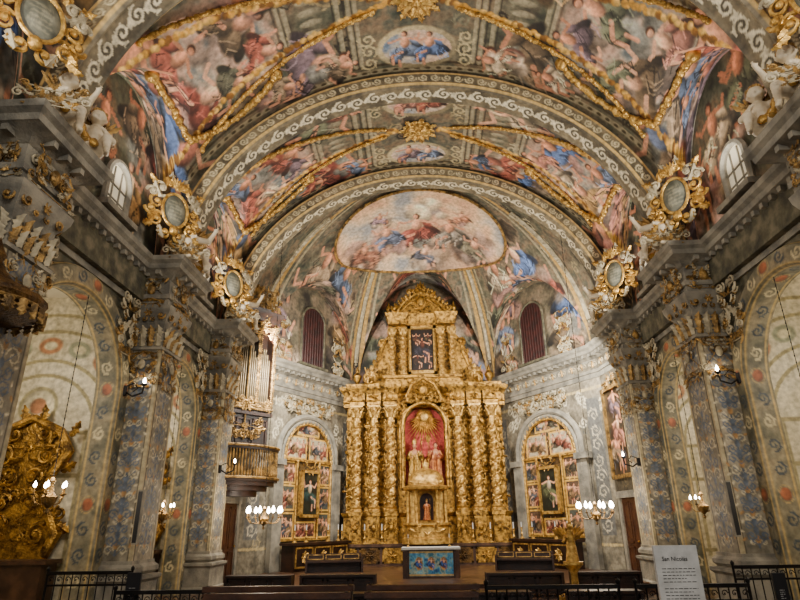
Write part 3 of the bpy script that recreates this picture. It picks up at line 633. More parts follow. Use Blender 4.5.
# ---- putti
def putto_meshes():
    b=MB()
    b.seg((0,0,.2),(0,-.03,.34),.135,.125); b.seg((0,-.03,.34),(0,-.04,.5),.125,.11); b.seg((0,-.04,.52),(0,-.06,.62),.06,.055,3)
    b.ball((0,-.08,.72),(.115,.12,.13),14,10); b.ball((0,-.2,.7),(.018,.025,.02)); b.ball((.06,-.16,.68),(.045,.04,.04)); b.ball((-.06,-.16,.68),(.045,.04,.04)); b.ball((0,-.165,.64),(.035,.03,.02)); b.ball((.118,-.06,.71),(.018,.02,.03)); b.ball((-.118,-.06,.71),(.018,.02,.03))
    for s_,kn,ft in ((1,(.17,-.28,.2),(.2,-.28,-.12)),(-1,(-.15,-.26,.3),(-.17,-.34,.0))):
        b.seg((s_*.08,-.02,.18),kn,.1,.075); b.seg(kn,ft,.07,.04); b.seg(ft,(ft[0],ft[1]-.1,ft[2]-.02),.04,.03)
    for s_,el,ha in ((1,(.28,-.1,.5),(.34,-.2,.68)),(-1,(-.24,-.14,.36),(-.1,-.28,.4))):
        b.seg((s_*.11,-.04,.5),el,.065,.052); b.seg(el,ha,.05,.034)
        h=Vector(ha); d=(h-Vector(el)).normalized(); sd=d.cross(Vector((0,1,0))).normalized()
        b.ball(tuple(h+d*.02),.034)
        for k in range(4): q=h+d*.03+sd*(k-1.5)*.016; b.seg(q,q+d*(.06-.006*abs(k-1.5)),.01,.008,3,6)
        q=h+sd*.03; b.seg(q,q+d*.03+sd*.03,.011,.009,3,6)
    body=remesh(b,'body',WHITE,.014)
    h=MB(); rn=random.Random(3)
    for i in range(40):
        a=rn.uniform(0,2*pi); t=rn.uniform(.1,1.2); x=.115*math.sin(t)*math.cos(a); y=-.07+.12*math.sin(t)*math.sin(a); z=.73+.12*math.cos(t)
        if y<-.14 and z<.8: continue
        h.ball((x,y,z),.032,6,4)
    hair=h.mesh('hair',GOLD2)
    w=MB()
    for s_ in (-1,1):
        for k in range(6): 
            w.M=Matrix.Translation((s_*.04,.09,.45))@Matrix.Rotation(s_*-.5,4,'Z'); leaf(w,0,0,(pi/2-.9+k*.25) if s_>0 else pi-(pi/2-.9+k*.25),.42-.03*k,.11,.0,-.1)
    wings=w.mesh('wings',GOLD2)
    d=MB(); pts=[(-.14,-.1,.28),(-.02,-.2,.2),(.12,-.16,.3),(.2,.02,.36),(.3,.1,.2),(.38,.05,-.02)]
    pts=[Vector(pts[i]).lerp(Vector(pts[i+1]),t/4) for i in range(5) for t in range(4)]; d.tube([tuple(p) for p in pts],[.05+.02*math.sin(i*1.7) for i in range(20)],7)
    return body,hair,wings,d.mesh('drapery',GOLDL)
PU=putto_meshes()
for yp in PIERS[1:]:
    for sx in (-1,1):
        for j,(dy,sc) in enumerate(((-.3,1.4),(.6,1.15))):
            if yp<8: sc=1.15; 
            e=thing('cherub_statue',(sx*(5.6 if yp<8 else (5.55 if j==0 else 5.7)),yp+dy,7.34),'white stucco cherub with gilded wings seated on the cornice','statue',group='cornice cherubs')
            e.rotation_euler=(0,0,(pi/2-.75)*(1 if sx<0 else -1)*(1 if j==0 else .8)); f=(1 if sx<0 else -1)*(1 if j==0 else -1); e.scale=(sc*f,sc,sc)
            for nm,me in zip(('body','hair','wings','drapery'),PU): link(nm,me,e)
def cluster(seed,w,h,n,size):
    mb=MB(); foliage(mb,w,h,n,seed,size,mi=(0,0,1)); return mb.mesh('foliage_ornament',[GOLD2,STUCL])
cl2=cluster(6,.8,1.3,24,.22); cl1=cluster(9,1.0,.35,16,.17)
for yp in PIERS[1:]:
    for sx in (-1,1):
        link('foliage_ornament',cl1,None,(sx*5.36,yp-.84,7.28),(0,0,.35*-sx),label='gilded foliage ornament rising from the cornice',category='ornament',group='cornice ornaments')
        for q in ((-1.0,1.0) if yp<16 else (-1.0,)):
            link('foliage_ornament',cl2,None,(sx*(WX-.14),yp+q,4.95),(0,0,(pi/2)*(1 if sx<0 else -1)),label='gilded foliage relief on the wall beside a chapel arch',category='ornament',group='spandrel ornaments')
# ---------------------------------------------------------------- main altarpiece
AP=thing('altarpiece',(0,23.5,.18),'towering gilded baroque altarpiece with twisted columns against the apse wall','altarpiece')
def Zb(z): return z-.18
mb=MB(); mb.box(-3.5,3.5,-.25,1.0,0,Zb(.82)); mb.box(-3.6,3.6,-.32,1.0,Zb(.82),Zb(.92)); 
mb.obj('marble_base',MARBLE,AP)
for i in range(8):
    mb=MB(); mb.panelled(-3.4+i*.86,-3.4+i*.86+.76,.08,.6,-.25,.03,.06); rosette(mb,-3.02+i*.86,.34,.17,-.25); mb.box(-3.38+i*.86,-3.4+i*.86+.74,-.265,-.25,.1,.58); mb.obj('base_panel',GOLDD if i%2 else GOLD,AP)
mb=MB(); mb.box(-3.2,3.2,.15,1.0,Zb(.92),Zb(1.95)); mb.sweep([(-3.2,1.0),(-3.2,.15),(-1.0,.15),(1.0,.15),(3.2,.15),(3.2,1)],[(0,Zb(1.85)),(.06,Zb(1.9)),(.1,Zb(2.02)),(-.5,Zb(2.05))])
COLX=[1.35,2.02,2.72]
for m in (-1,1):
    for cx in COLX: mb.box(m*cx-.22,m*cx+.22,-.16,.2,Zb(.92),Zb(1.9)); mb.box(m*cx-.26,m*cx+.26,-.2,.2,Zb(1.9),Zb(2.05)); mb.box(m*cx-.26,m*cx+.26,-.2,.2,Zb(.92),Zb(1.04))
    for cx in COLX: 
        mb.M=Matrix.Translation((m*cx,-.17,Zb(1.15))); foliage(mb,.34,.6,7,int(cx*10),.14); mb.ball((0,-.04,.32),(.08,.06,.12)); mb.M=Matrix()
mb.obj('predella',GOLD,AP)
mb=MB(); mb.box(-3.15,-1.0,.6,1.0,Zb(2.0),Zb(6.2)); mb.box(1.0,3.15,.6,1.0,Zb(2.0),Zb(6.2)); mb.box(-1.0,1.0,.9,1.0,Zb(2),Zb(6.2))
mb.obj('backboard',GOLD2,AP)
mb=MB()
for m in (-1,1):
    for cx in (1.7,2.38,3.03): mb.M=Matrix.Translation((m*cx,.42,Zb(2.2))); foliage(mb,.24,3.7,44,int(cx*7)+m,.17,0,0,0,True); mb.box(-.13,.13,0,.2,-.1,3.95); mb.M=Matrix()
    mb.box(*sorted((m*1.05,m*3.15)),.4,.6,Zb(2.0),Zb(2.12))
mb.M=Matrix(); mb.obj('carved_foliage',GOLD,AP)
def twisted_column(r,h):
    mb=MB(); rs=[]; n=16; K=90; T=7
    for i in range(K+1):
        t=i/K; a=t*2*pi*T; off=r*.18*math.sin(pi*min(1,t*6,(1-t)*6)/2); rr=r*(1-.1*t)
        rs.append([(off*math.cos(a)+rr*math.cos(2*pi*j/n)*.84,off*math.sin(a)+rr*math.sin(2*pi*j/n)*.84,h*t) for j in range(n)])
    mb.rings(rs)
    rn=random.Random(2)
    for i in range(120):
        t=i/120; a=t*2*pi*T+pi+rn.uniform(-.3,.3); x,y=r*.74*math.cos(a),r*.74*math.sin(a); mb.ball((x,y,h*(.02+.96*t)),(r*.2,r*.2,r*.17),6,4)
    for i in range(70):
        t=rn.random()*.95; a=rn.uniform(-pi,0); mb.M=Matrix.Translation((0,0,h*t))@Matrix.Rotation(a+pi/2,4,'Z')@Matrix.Translation((0,-r*.9,0)); leaf(mb,0,0,rn.uniform(0,2*pi),r*.5,r*.35,0,.25)
    mb.M=Matrix(); return mb
def capital_round(r,h):
    mb=MB(); mb.lathe([(r*.85,0),(r*.95,.02),(r*.85,.04),(r*.85,h*.6),(r*1.2,h*.9),(r*1.2,h*.92)],14)
    mb.box(-r*1.35,r*1.35,-r*1.35,r*1.35,h*.9,h)
    for row,(nn,z,L) in enumerate(((8,.02,h*.5),(8,h*.3,h*.55))):
        for k in range(nn):
            mb.M=Matrix.Rotation(2*pi*(k+row*.5)/nn,4,'Z')@Matrix.Translation((0,-r*.88,0)); leaf(mb,0,z,pi/2,L,r*.75,0,.4)
    for k in range(4):
        mb.M=Matrix.Rotation(pi/4+k*pi/2,4,'Z')@Matrix.Translation((0,-r*1.25,0)); scroll(mb,0,h*.82,h*.14,0,1,h*.05,0,1.2,10)
    mb.M=Matrix(); return mb
ctw=twisted_column(.2,3.3).mesh('shaft',GOLDL); ccp=capital_round(.18,.48).mesh('capital',GOLDL)
mb=MB(); mb.lathe([(.25,0),(.25,.06),(.21,.1),(.24,.16),(.18,.22),(.18,.26)],16); cbs=mb.mesh('column_base',GOLDL)
for m in (-1,1):
    for cx in COLX:
        c=bpy.data.objects.new('column',None); COL.objects.link(c); c.parent=AP; c.location=(m*cx,.02,Zb(2.05))
        link('column_base',cbs,c); link('shaft',ctw,c,(0,0,.26)); link('capital',ccp,c,(0,0,3.56))
mb=MB()
z0=Zb(6.1)
pe=[(-3.3,1.0),(-3.3,.25),(-2.98,.25),(-2.98,-.2)]
for a_,b_ in ((2.4,2.3),(1.74,1.64)): pe+=[(-a_,-.2),(-a_,.15),(-b_,.15),(-b_,-.2)]
pe+=[(-1.08,-.2),(-1.08,.3)]
pe=pe+[(-x,y) for x,y in pe[::-1]]
mb.sweep(pe,[(-.6,z0),(0,z0),(0,z0+.15),(.03,z0+.18),(.01,z0+.22),(.01,z0+.5),(.06,z0+.56),(.09,z0+.64),(.16,z0+.72),(.18,z0+.84),(-.6,z0+.9)])
for m in (-1,1):
    for cx in COLX: mb.M=Matrix.Translation((m*cx,-.21,z0+.2)); foliage(mb,.5,.3,8,int(cx*9),.14)
    mb.M=Matrix()
mb.M=Matrix(); mb.obj('entablature',GOLD,AP)
nich=MB(); nich.prism(nich.arch_poly(.8,Zb(2.9),Zb(5.35),18),.8,.86); nich.obj('niche_back',REDM,AP,label='red damask lining of the central niche')
mb=MB()
pts=[(x,.12,z) for x,z in mb.arch_poly(.86,Zb(2.9),Zb(5.35),20)]; mb.tube(pts,.08,6); mb.tube([(x*1.13,.2,z) for x,_,z in pts],.06,6)
n=20
for i in range(n):
    a0,a1=pi*i/n,pi*(i+1)/n; f=lambda a:(-.86*math.cos(a),Zb(5.35)+.86*math.sin(a))
    p,q=f(a0),f(a1); mb.add([(p[0],.3,p[1]),(q[0],.3,q[1]),(q[0],.3,Zb(6.9)),(p[0],.3,Zb(6.9))],[(0,1,2,3)])
for m in (-1,1): mb.box(*sorted((m*.84,m*1.1)),.25,.9,Zb(2.0),Zb(6.9))
mb.M=Matrix.Translation((0,.22,0))
for m in (-1,1):
    for k in range(14): leaf(mb,m*.97,Zb(2.9)+k*.22,pi/2,.22,.15,0,.15)
for k in range(13):
    a=pi*k/12; leaf(mb,-1.0*math.cos(a),Zb(5.35)+1.0*math.sin(a),pi-a,.22,.14,-.05,.2)
mb.M=Matrix.Translation((0,-.05,Zb(6.35))); foliage(mb,1.3,.75,22,8,.24); 
mb.ball((0,-.1,.35),(.2,.12,.25)); mb.tube([(-.7,0,.1),(-.45,-.05,.6),(0,-.08,.85),(.45,-.05,.6),(.7,0,.1)],.07,6); mb.M=Matrix(); mb.obj('niche_arch',GOLD,AP)
mb=MB()
zc=Zb(5.72)
for i in range(40):
    a=2*pi*i/40; ca,sa=math.cos(a),math.sin(a); mb.M=Matrix.Translation((0,.62,zc))
    L=(1.5 if i%2 else 1.1) if sa<0 else .42
    L=min(L,.76/max(abs(ca),.2))
    mb.add([(.1*ca-.05*sa,0,.1*sa+.05*ca),(.1*ca+.05*sa,0,.1*sa-.05*ca),(L*ca,-.02,L*sa),(L*.3*ca,-.06,L*.3*sa)],[(0,1,2),(0,3,2),(1,3,2)])
mb.ball((0,-.05,0),(.2,.08,.2),12,8); mb.M=Matrix(); mb.obj('sunburst',GOLDL,AP,label='radiating gilded rays with central dove disc')
mb=MB(); mb.box(-.85,.85,.1,.9,Zb(2.75),Zb(2.9)); mb.box(-1.05,1.05,-.05,.9,Zb(2.0),Zb(2.2)); mb.M=Matrix.Translation((0,.1,Zb(2.3))); foliage(mb,1.6,.4,10,4,.25); mb.M=Matrix(); mb.box(-.85,.85,.2,.9,Zb(2.2),Zb(2.75)); mb.obj('niche_pedestal',GOLD,AP)
# upper tier
mb=MB(); mb.box(-1.55,1.55,.3,.95,Zb(6.95),Zb(7.35)); mb.box(-1.62,1.62,.15,.95,Zb(7.3),Zb(7.42)); mb.box(-1.4,-.62,.45,.95,Zb(7.4),Zb(9.8)); mb.box(.62,1.4,.45,.95,Zb(7.4),Zb(9.8)); mb.box(-.7,.7,.6,.95,Zb(7.4),Zb(9.8))
mb.sweep([(-1.45,1),(-1.45,.1),(-.68,.1),(-.68,.3),(.68,.3),(.68,.1),(1.45,.1),(1.45,1)],[(-.5,Zb(9.65)),(0,Zb(9.65)),(0,Zb(9.85)),(.03,Zb(9.95)),(.1,Zb(10.03)),(.13,Zb(10.15)),(-.6,Zb(10.2))])
mb.obj('attic_tier',GOLD,AP)
mb=MB()
for m in (-1,1):
    mb.M=Matrix.Translation((m*1.05,.44,Zb(7.5))); foliage(mb,.5,1.9,22,31,.18)
mb.M=Matrix(); mb.obj('attic_foliage',GOLD2,AP)
ctw2=twisted_column(.13,1.55).mesh('shaft',GOLDL); ccp2=capital_round(.13,.32).mesh('capital',GOLDL)
for m in (-1,1):
    for cx in (.8,1.28):
        c=bpy.data.objects.new('column',None); COL.objects.link(c); c.parent=AP; c.location=(m*cx,.2,Zb(7.42))
        link('column_base',cbs,c,scale=(.65,.65,.7)); link('shaft',ctw2,c,(0,0,.18)); link('capital',ccp2,c,(0,0,1.73)); 
mb=MB()
ZG=Zb(10.15)
gp=[(-1.15,ZG)]+[(-1.15*math.cos(pi*i/16)*(1-.35*math.sin(pi*i/16)),ZG+1.0*math.sin(pi*i/16)) for i in range(17)]+[(1.15,ZG)]
mb.prism(gp,.3,.7); mb.tube([(x,.25,z) for x,z in gp[1:-1]],.08,6); mb.tube([(x*.8,.22,ZG+(z-ZG)*.75) for x,z in gp[1:-1]],.05,6)
for m in (-1,1):
    scroll(mb,m*1.15,ZG+.2,.2,pi/2,m,.07,.2,1.3,14); scroll(mb,m*.5,ZG+1.0,.14,0,-m,.05,.2,1.3,14)
    for k in range(7): leaf(mb,m*(1.2-k*.16),ZG+.15+k*.13,pi/2-m*.5,.26,.15,.2,.15)
    mb.lathe([(.1,0),(.05,.08),(.11,.18),(.12,.28),(.04,.4),(.04,.46),(.0,.58)],10,(m*1.42,.3,ZG+.02))
mb.M=Matrix.Translation((0,.22,ZG+.1)); foliage(mb,.9,.75,18,55,.22); mb.ball((0,-.05,.45),(.2,.12,.25),10,8); mb.M=Matrix.Translation((0,.3,0))
for k in range(9): leaf(mb,0,ZG+.9,pi/2+(k-4)*.24,.7-.09*abs(k-4),.13,0,.04)
mb.ball((0,-.05,ZG+1.0),(.12,.1,.12)); mb.M=Matrix(); mb.obj('crowning_pediment',GOLD,AP)
for m in (-1,1):
    mb=MB()
    mb.lathe([(.14,0),(.07,.1),(.17,.28),(.2,.42),(.06,.58),(.07,.66),(.0,.85)],12,(m*2.75,.2,Zb(6.98))); mb.box(*sorted((m*1.4,m*2.9)),.15,.8,Zb(6.95),Zb(7.03))
    pts=[(m*(2.45-.75*math.sin(t*pi/2)),.4,Zb(7.05)+1.9*t) for t in [i/12 for i in range(13)]]; mb.tube(pts,.09,6)
    mb.prism([(m*1.4,Zb(7.0)),(m*2.45,Zb(7.0)),(m*2.1,Zb(7.6)),(m*1.75,Zb(8.3)),(m*1.6,Zb(9.1)),(m*1.4,Zb(9.3))],.42,.8)
    scroll(mb,m*2.25,Zb(7.3),.26,pi/2,-m,.08,.35,1.3,18); scroll(mb,m*1.68,Zb(8.9),.18,-pi/2,m,.06,.4,1.3,16)
    for k in range(9): leaf(mb,m*(2.3-.07*k),Zb(7.1)+k*.2,pi/2+m*-.2+(k%2)*.6*m,.28,.16,.38,.15)
    mb.obj('side_volute',GOLD,AP)
cv=Canvas(1.2,1.9,.02,(40,28,20)); cv.gam=1.3; cv.noise([(22,16,14),(58,40,26),(36,30,30)],.4,3)
for x_,y_,s_,c_ in ((.35,.5,.5,(70,50,36)),(.85,.5,.5,(60,56,50)),(.6,1.0,.8,(60,56,66)),(.3,1.45,.4,(90,60,40)),(.9,1.45,.4,(80,66,44))): cv.figure(x_,y_,s_,pi/2,c_,rn,False,1,(100,60,44))
U,Z=np.meshgrid(np.linspace(0,1.2,cv.W),np.linspace(0,1.9,cv.H)); 
link('attic_picture',grid_mesh('pic',np.stack([(U-.6)*.85,np.full_like(U,.55),Z+Zb(7.65)],-1),cv.lincol(),OILP),AP,label='dark oil painting of a robed figure')
mb=MB(); mb.panelled(-.62,.62,Zb(7.52),Zb(9.65),.55,.16,.14)
for k in range(9): 
    for m in (-1,1): leaf(mb,m*.56,Zb(7.6)+k*.21,pi/2,.2,.13,.39,.15)
mb.obj('picture_frame',GOLDL,AP)
for m in (-1,1):
    e=thing('cherub_statue',(m*2.1,23.28,7.04),'small gilded cherub seated on the altarpiece entablature','statue',group='altarpiece cherubs'); e.scale=(m*.8,.8,.8)
    for nm,me in zip(('body','hair','wings','drapery'),PU):
        o=link(nm,me,e)
        if nm=='body': o.material_slots[0].link='OBJECT'; o.material_slots[0].material=GOLDL
def saint(loc,robe,label,mirror=1,mitre=True):
    e=thing('saint_statue',loc,label,'statue'); e.scale=(mirror,1,1)
    b=MB(); b.seg((0,0,1.0),(0,0,1.32),.15,.17); b.seg((-.18,0,1.36),(.18,0,1.36),.07,.07); b.seg((0,0,1.38),(0,-.02,1.5),.05,.05,3)
    b.ball((0,-.03,1.6),(.085,.1,.12),14,10); b.ball((0,-.135,1.59),(.014,.022,.024)); b.ball((0,-.12,1.545),(.03,.015,.01)); 
    for q in (-1,1): b.ball((q*.035,-.122,1.615),(.016,.01,.01)); b.ball((q*.088,-.02,1.6),(.012,.02,.03))
    for q,el,ha in ((1,(.32,-.06,1.1),(.3,-.3,1.3)),(-1,(-.3,-.05,1.1),(-.12,-.26,1.15))):
        b.seg((q*.2,0,1.36),el,.065,.05); b.seg(el,ha,.048,.03); h=Vector(ha);d=(h-Vector(el)).normalized(); s_=d.cross(Vector((0,0,1))).normalized()
        b.ball(tuple(h+d*.03),.036)
        for k in range(4): p=h+d*.05+s_*(k-1.5)*.018; b.seg(p,p+d*(.07-.008*abs(k-1.5)),.009,.008,3,6)
        p=h+s_*.03; b.seg(p,p+d*.04+s_*.03,.01,.009,3,6)
    link('body',remesh(b,'body',SKIN,.014),e)
    r=MB(); rs=[];n=40
    for i in range(22):
        t=i/21; z=1.42*t; w=.28-.13*t+(.03 if t<.1 else 0)+(.06*math.sin(pi*max(0,(t-.55)/.45))); f=.06*(1-t)+.012
        rs.append([((w+f*math.cos(j*2*pi/n*9+t*2))*math.cos(2*pi*j/n),(w*.78+f*math.cos(j*2*pi/n*9+t*2))*math.sin(2*pi*j/n),z) for j in range(n)])
    r.rings(rs)
    for q,el,ha in ((1,(.32,-.06,1.1),(.31,-.22,1.24)),(-1,(-.3,-.05,1.1),(-.16,-.2,1.13))): r.tube([(q*.18,0,1.37),tuple(Vector((q*.18,0,1.37)).lerp(Vector(el),.6)),el,ha],[.08,.085,.09,.07],10)
    r.obj('robe',robe,e)
    if mitre: m=MB(); m.lathe([(.09,0),(.1,.08),(.085,.16),(.0,.27)],12,(0,-.02,1.68)); m.obj('mitre',GOLDL,e)
    else: m=MB(); m.ball((0,0,1.64),(.095,.1,.11),12,8); m.obj('hair',WOOD,e)
    s_=MB(); s_.tube([(.31,-.33,0.02),(.31,-.33,1.75)],.014,6)
    if mitre: scroll(s_,.31,1.82,.09,-pi/2,1,.016,-.33,1.1,14)
    else: leaf(s_,.31,1.7,pi/2,.35,.2,-.33,.05)
    s_.obj('staff',GOLD,e)
    return e
e=saint((-.42,23.9,2.92),ROBEG,'standing bishop statue in gold brocade robe holding a crozier'); e.scale=(.95,1,1)
e=saint((.42,23.9,2.92),ROBER,'standing friar statue in rose robe holding a palm',-1,False); e.scale=(-.95,1,1)
TB=thing('tabernacle',(0,22.9,.92),'gilded temple-shaped tabernacle with small statue niche','tabernacle')
TB.scale=(1.15,1,1.16)
mb=MB(); mb.lathe([(.82,0),(.82,.15),(.7,.2),(.7,.5),(.78,.55),(.78,.62),(.5,.62)],24,(0,.15,0)); 
for m in (-1,1):
    for x,y in ((.34,-.28),(.6,-.02)): mb.lathe([(.07,.6),(.05,.68),(.06,.9),(.05,1.5),(.08,1.58),(.08,1.64)],10,(m*x,y,0))
mb.lathe([(.5,1.58),(.74,1.62),(.78,1.7),(.7,1.74),(.58,1.76),(.6,1.9),(.54,2.06),(.4,2.2),(.16,2.28),(.1,2.3),(.12,2.4),(.1,2.46),(.0,2.6)],24,(0,.15,0))
mb.M=Matrix.Translation((0,-.52,.2)); foliage(mb,.9,.3,7,3,.2); mb.M=Matrix.Translation((0,-.45,1.68)); foliage(mb,1.0,.2,10,5,.16); mb.M=Matrix()
for m in (-1,1): mb.box(*sorted((m*.28,m*.66)),.0,.5,.6,1.65); 
mb.box(-.3,.3,.35,.5,.6,1.65); mb.obj('gilded_shrine',GOLDL,TB)
mb=MB(); mb.prism(mb.arch_poly(.22,.7,1.3,12),.3,.34); mb.obj('niche_lining',DARK,TB)
e=saint((0,22.95,1.72),ROBER,'small robed saint statue inside the tabernacle',1,True); e.scale=(.4,.4,.4)
def candlestick(h):
    mb=MB(); mb.lathe([(.1,0),(.1,.03),(.04,.08),(.03,.16),(.055,.2),(.025,.26),(.025,h*.6),(.05,h*.65),(.025,h*.7),(.07,h*.78),(.07,h*.8)],12); a=mb.mesh('stick',GOLDL)
    mb=MB(); mb.lathe([(.022,h*.78),(.022,h*1.15),(.004,h*1.17)],8); return a,mb.mesh('candle',CLOTH)
CS=candlestick(.6)
for x in (-3.2,-2.35,-1.7,1.7,2.35,3.2):
    e=thing('candlestick',(x,23.24,.92),'gilt altar candlestick with white candle','candlestick',group='altar candlesticks'); link('stick',CS[0],e); link('candle',CS[1],e)
AT=thing('altar_table',(.05,18.2,.18),'low stone altar with colourful blue painted frontal and white cloth','altar',scale=(.86,1,.92))
cv=Canvas(1.6,.7,.012,(60,110,150)); cv.noise([(30,90,150),(90,170,210),(180,190,170),(50,120,150)],.15,8)
for x in (.35,.8,1.25): cv.ell(x,.35,.14,.2,0,(200,150,80),.15); cv.ell(x,.35,.1,.15,0,(130,70,60),.2); cv.figure(x,.35,.25,pi/2,(50,90,170),rn,False)
for z in (.03,.67): cv.stroke([(0,z),(1.6,z)],.05,(214,180,110))
U,Z=np.meshgrid(np.linspace(0,1.6,cv.W),np.linspace(0,.7,cv.H)); link('frontal',grid_mesh('frontal',np.stack([(U-.8)*.9,np.full_like(U,-.36),Z+.06],-1),cv.lincol(),OILP),AT)
mb=MB(); mb.box(-.82,.82,-.35,.4,.0,.8); mb.box(-.95,.95,-.42,.45,.78,.84)
for m in (-1,1): mb.box(*sorted((m*.78,m*.93)),-.4,-.3,0,.76)
mb.obj('body',MARBLE,AT)
mb=MB(); mb.box(-.97,.97,-.44,.46,.84,.86); mb.box(-.97,.97,-.455,-.44,.8,.86); mb.obj('cloth',CLOTH,AT)
for x in (-.6,.6):
    e=thing('candlestick',(x,18.25,.975),'small gilt candlestick on the altar cloth','candlestick',group='altar table candlesticks',scale=.5); link('stick',CS[0],e); link('candle',CS[1],e)
# ---------------------------------------------------------------- side altars in angled walls
def side_altar(sx):
    a=Vector((sx*6.0,19.6));b=Vector((sx*3.0,24.9)); m=a.lerp(b,.5 if sx<0 else .46); d=(b-a).normalized()
    ang=math.atan2(d.y,d.x) if sx<0 else math.atan2(-d.y,-d.x)
    nrm=Vector((0,-1,0)); nrm.rotate(Matrix.Rotation(ang,3,'Z'))
    e=thing('side_altarpiece',(m.x+nrm.x*.05,m.y+nrm.y*.05,.18),'arched painted side altarpiece with scenes in gilded compartments','altarpiece',rot=ang,scale=(1.06 if sx>0 else 1.0,1,1.02))
    w=1.35; zs=3.55; z0=.9
    cv=Canvas(2.8,4.3,.02,(120,90,50)); cv.gam=1.1; cv.noise([(44,36,26),(92,70,44),(116,92,54),(66,62,50)],.35,20+sx); r=random.Random(8+sx)
    cells=[(.05,.75,.1,.9),(2.05,2.75,.1,.9),(.85,1.95,.1,.6),(.05,.75,1.0,1.8),(2.05,2.75,1.0,1.8),(.05,.75,1.9,2.6),(2.05,2.75,1.9,2.6),(.25,1.3,2.75,3.5),(1.5,2.55,2.75,3.5),(.8,2.0,3.6,4.1)]
    for ci_,(x0,x1,y0,y1) in enumerate(cells):
        top=ci_>6
        cv.rect(x0,x1,y0,y1,r.choice(((186,174,146),(200,186,152)) if top else ((84,88,80),(110,86,60),(64,60,50),(98,78,62))))
        for k in range(3): cv.figure(x0+(k+.5)*(x1-x0)/3,(y0+y1)/2+r.uniform(-.1,.05),.5,pi/2,r.choice(((116,66,54),(110,90,64),(80,76,64),(70,76,84),(130,104,74))),r,False,r.choice((1,-1)))
        for p,q in (((x0,y0),(x1,y0)),((x0,y1),(x1,y1)),((x0,y0),(x0,y1)),((x1,y0),(x1,y1))): cv.stroke([p,q],.07,(220,176,88))
    ii=np.linspace(0,1,cv.H);jj=np.linspace(-1,1,cv.W); J,I=np.meshgrid(jj,ii); Z=I*(4.0); 
    X=J*w*np.where(Z>2.65,np.sqrt(np.clip(1-((Z-2.65)/1.36)**2,0,1)),1)
    link('painted_panels',grid_mesh('panels',np.stack([X,np.full_like(X,-.05),Z+z0],-1),cv.sample(X+1.4,Z),OILP),e)
    mb=MB()
    for q in (-.62,.62): mb.lathe([(.05,z0),(.035,z0+.1),(.04,z0+1.2),(.035,z0+2.4),(.06,z0+2.55),(.06,z0+2.65)],10,(q,-.12,0))
    mb.box(-1.35,1.35,-.14,-.05,z0+2.64,z0+2.72); mb.box(-1.35,1.35,-.12,-.05,z0,z0+.08)
    mb.obj('gilded_framework',GOLDL,e)
    mb=MB(); ap=mb.arch_poly(w,z0,zs,20); mb.tube([(x,-.1,z) for x,z in ap],.05,6)
    for k,(x,z) in enumerate(ap[1:-1]): leaf(mb,x,z,pi/2,.14,.1,-.12,.15)
    mb.obj('arch_moulding',GOLDL,e)
    mb=MB(); 
    for s_,rr in ((1.08,.08),(1.2,.11)): mb.tube([(x*s_,-.1,z+((s_-1)*w if z>zs else 0)) for x,z in ap],rr,8)
    mb.box(-1.85,-1.4,-.2,0,0,zs); mb.box(1.4,1.85,-.2,0,0,zs); mb.box(-1.95,-1.38,-.28,0,zs-.2,zs); mb.box(1.38,1.95,-.28,0,zs-.2,zs); mb.obj('stucco_surround',STONE,e)
    c=Canvas(.8,1.4,.02,(30,30,26)); c.noise([(12,14,12),(34,40,30)],.3,4); c.figure(.4,.7,.75,pi/2,(34,60,58) if sx<0 else (84,88,60),r,False,1,(180,160,130))
    U,Z=np.meshgrid(np.linspace(0,.8,c.W),np.linspace(0,1.4,c.H)); link('central_picture',grid_mesh('cp',np.stack([U-.4,np.full_like(U,-.22),Z+1.75],-1),c.lincol(),OILP),e,label='dark painting of a saint')
    mb=MB(); mb.box(-.44,.44,-.2,-.05,1.7,3.2); mb.panelled(-.5,.5,1.65,3.25,-.2,.08,.1); foliage(mb,.8,.25,6,3,.16,-.2,3.25); mb.obj('picture_frame',GOLDL,e)
    t=thing('side_altar_table',(m.x+nrm.x*.1,m.y+nrm.y*.1,.18),'dark wooden altar table with gilded panels beneath the side altarpiece','altar',rot=ang)
    mb=MB(); mb.box(-1.5,1.5,-.85,-.32,0,.82); mb.box(-1.6,1.6,-.92,-.3,.8,.88); mb.obj('body',WOOD,t)
    mb=MB()
    for i in range(3): mb.panelled(-1.42+i*.97,-1.42+i*.97+.9,.1,.74,-.85,.03,.05); rosette(mb,-.97+i*.97,.42,.2,-.85)
    mb.obj('gilded_panels',GOLDL,t)
    for q in (-1.2,-.6,.6,1.2):
        v=Vector((q,-.6,0)); v.rotate(Matrix.Rotation(ang,3,'Z')); c_=thing('candlestick',(m.x+nrm.x*.1+v.x,m.y+nrm.y*.1+v.y,1.06),'gilt candlestick on a side altar table','candlestick',group='side altar candlesticks',scale=.8); link('stick',CS[0],c_); link('candle',CS[1],c_)
    m=a.lerp(b,.5)
    W_=thing('window_%d'%(20+sx),(m.x+nrm.x*.06,m.y+nrm.y*.06,7.5),'tall arched apse window with dark red curtain','window',rot=ang,kind='structure')
    mb=MB(); mb.prism(mb.arch_poly(.66,0,1.75,14),-.05,0)
    for k in range(9): mb.tube([(-.6+k*.15,-.06,0),(-.6+k*.15,-.06,1.75+.6*math.sqrt(max(0,1-((-.6+k*.15)/.66)**2)))],.03,5)
    mb.obj('curtain',DARK,W_)
    mb=MB(); pp=mb.arch_poly(.7,0,1.75,14); mb.tube([(x,-.06,z) for x,z in pp]+[(-.7,-.06,0)],.05,6); mb.box(-.85,.85,-.2,0,-.1,0); mb.obj('frame',STONE_D,W_)
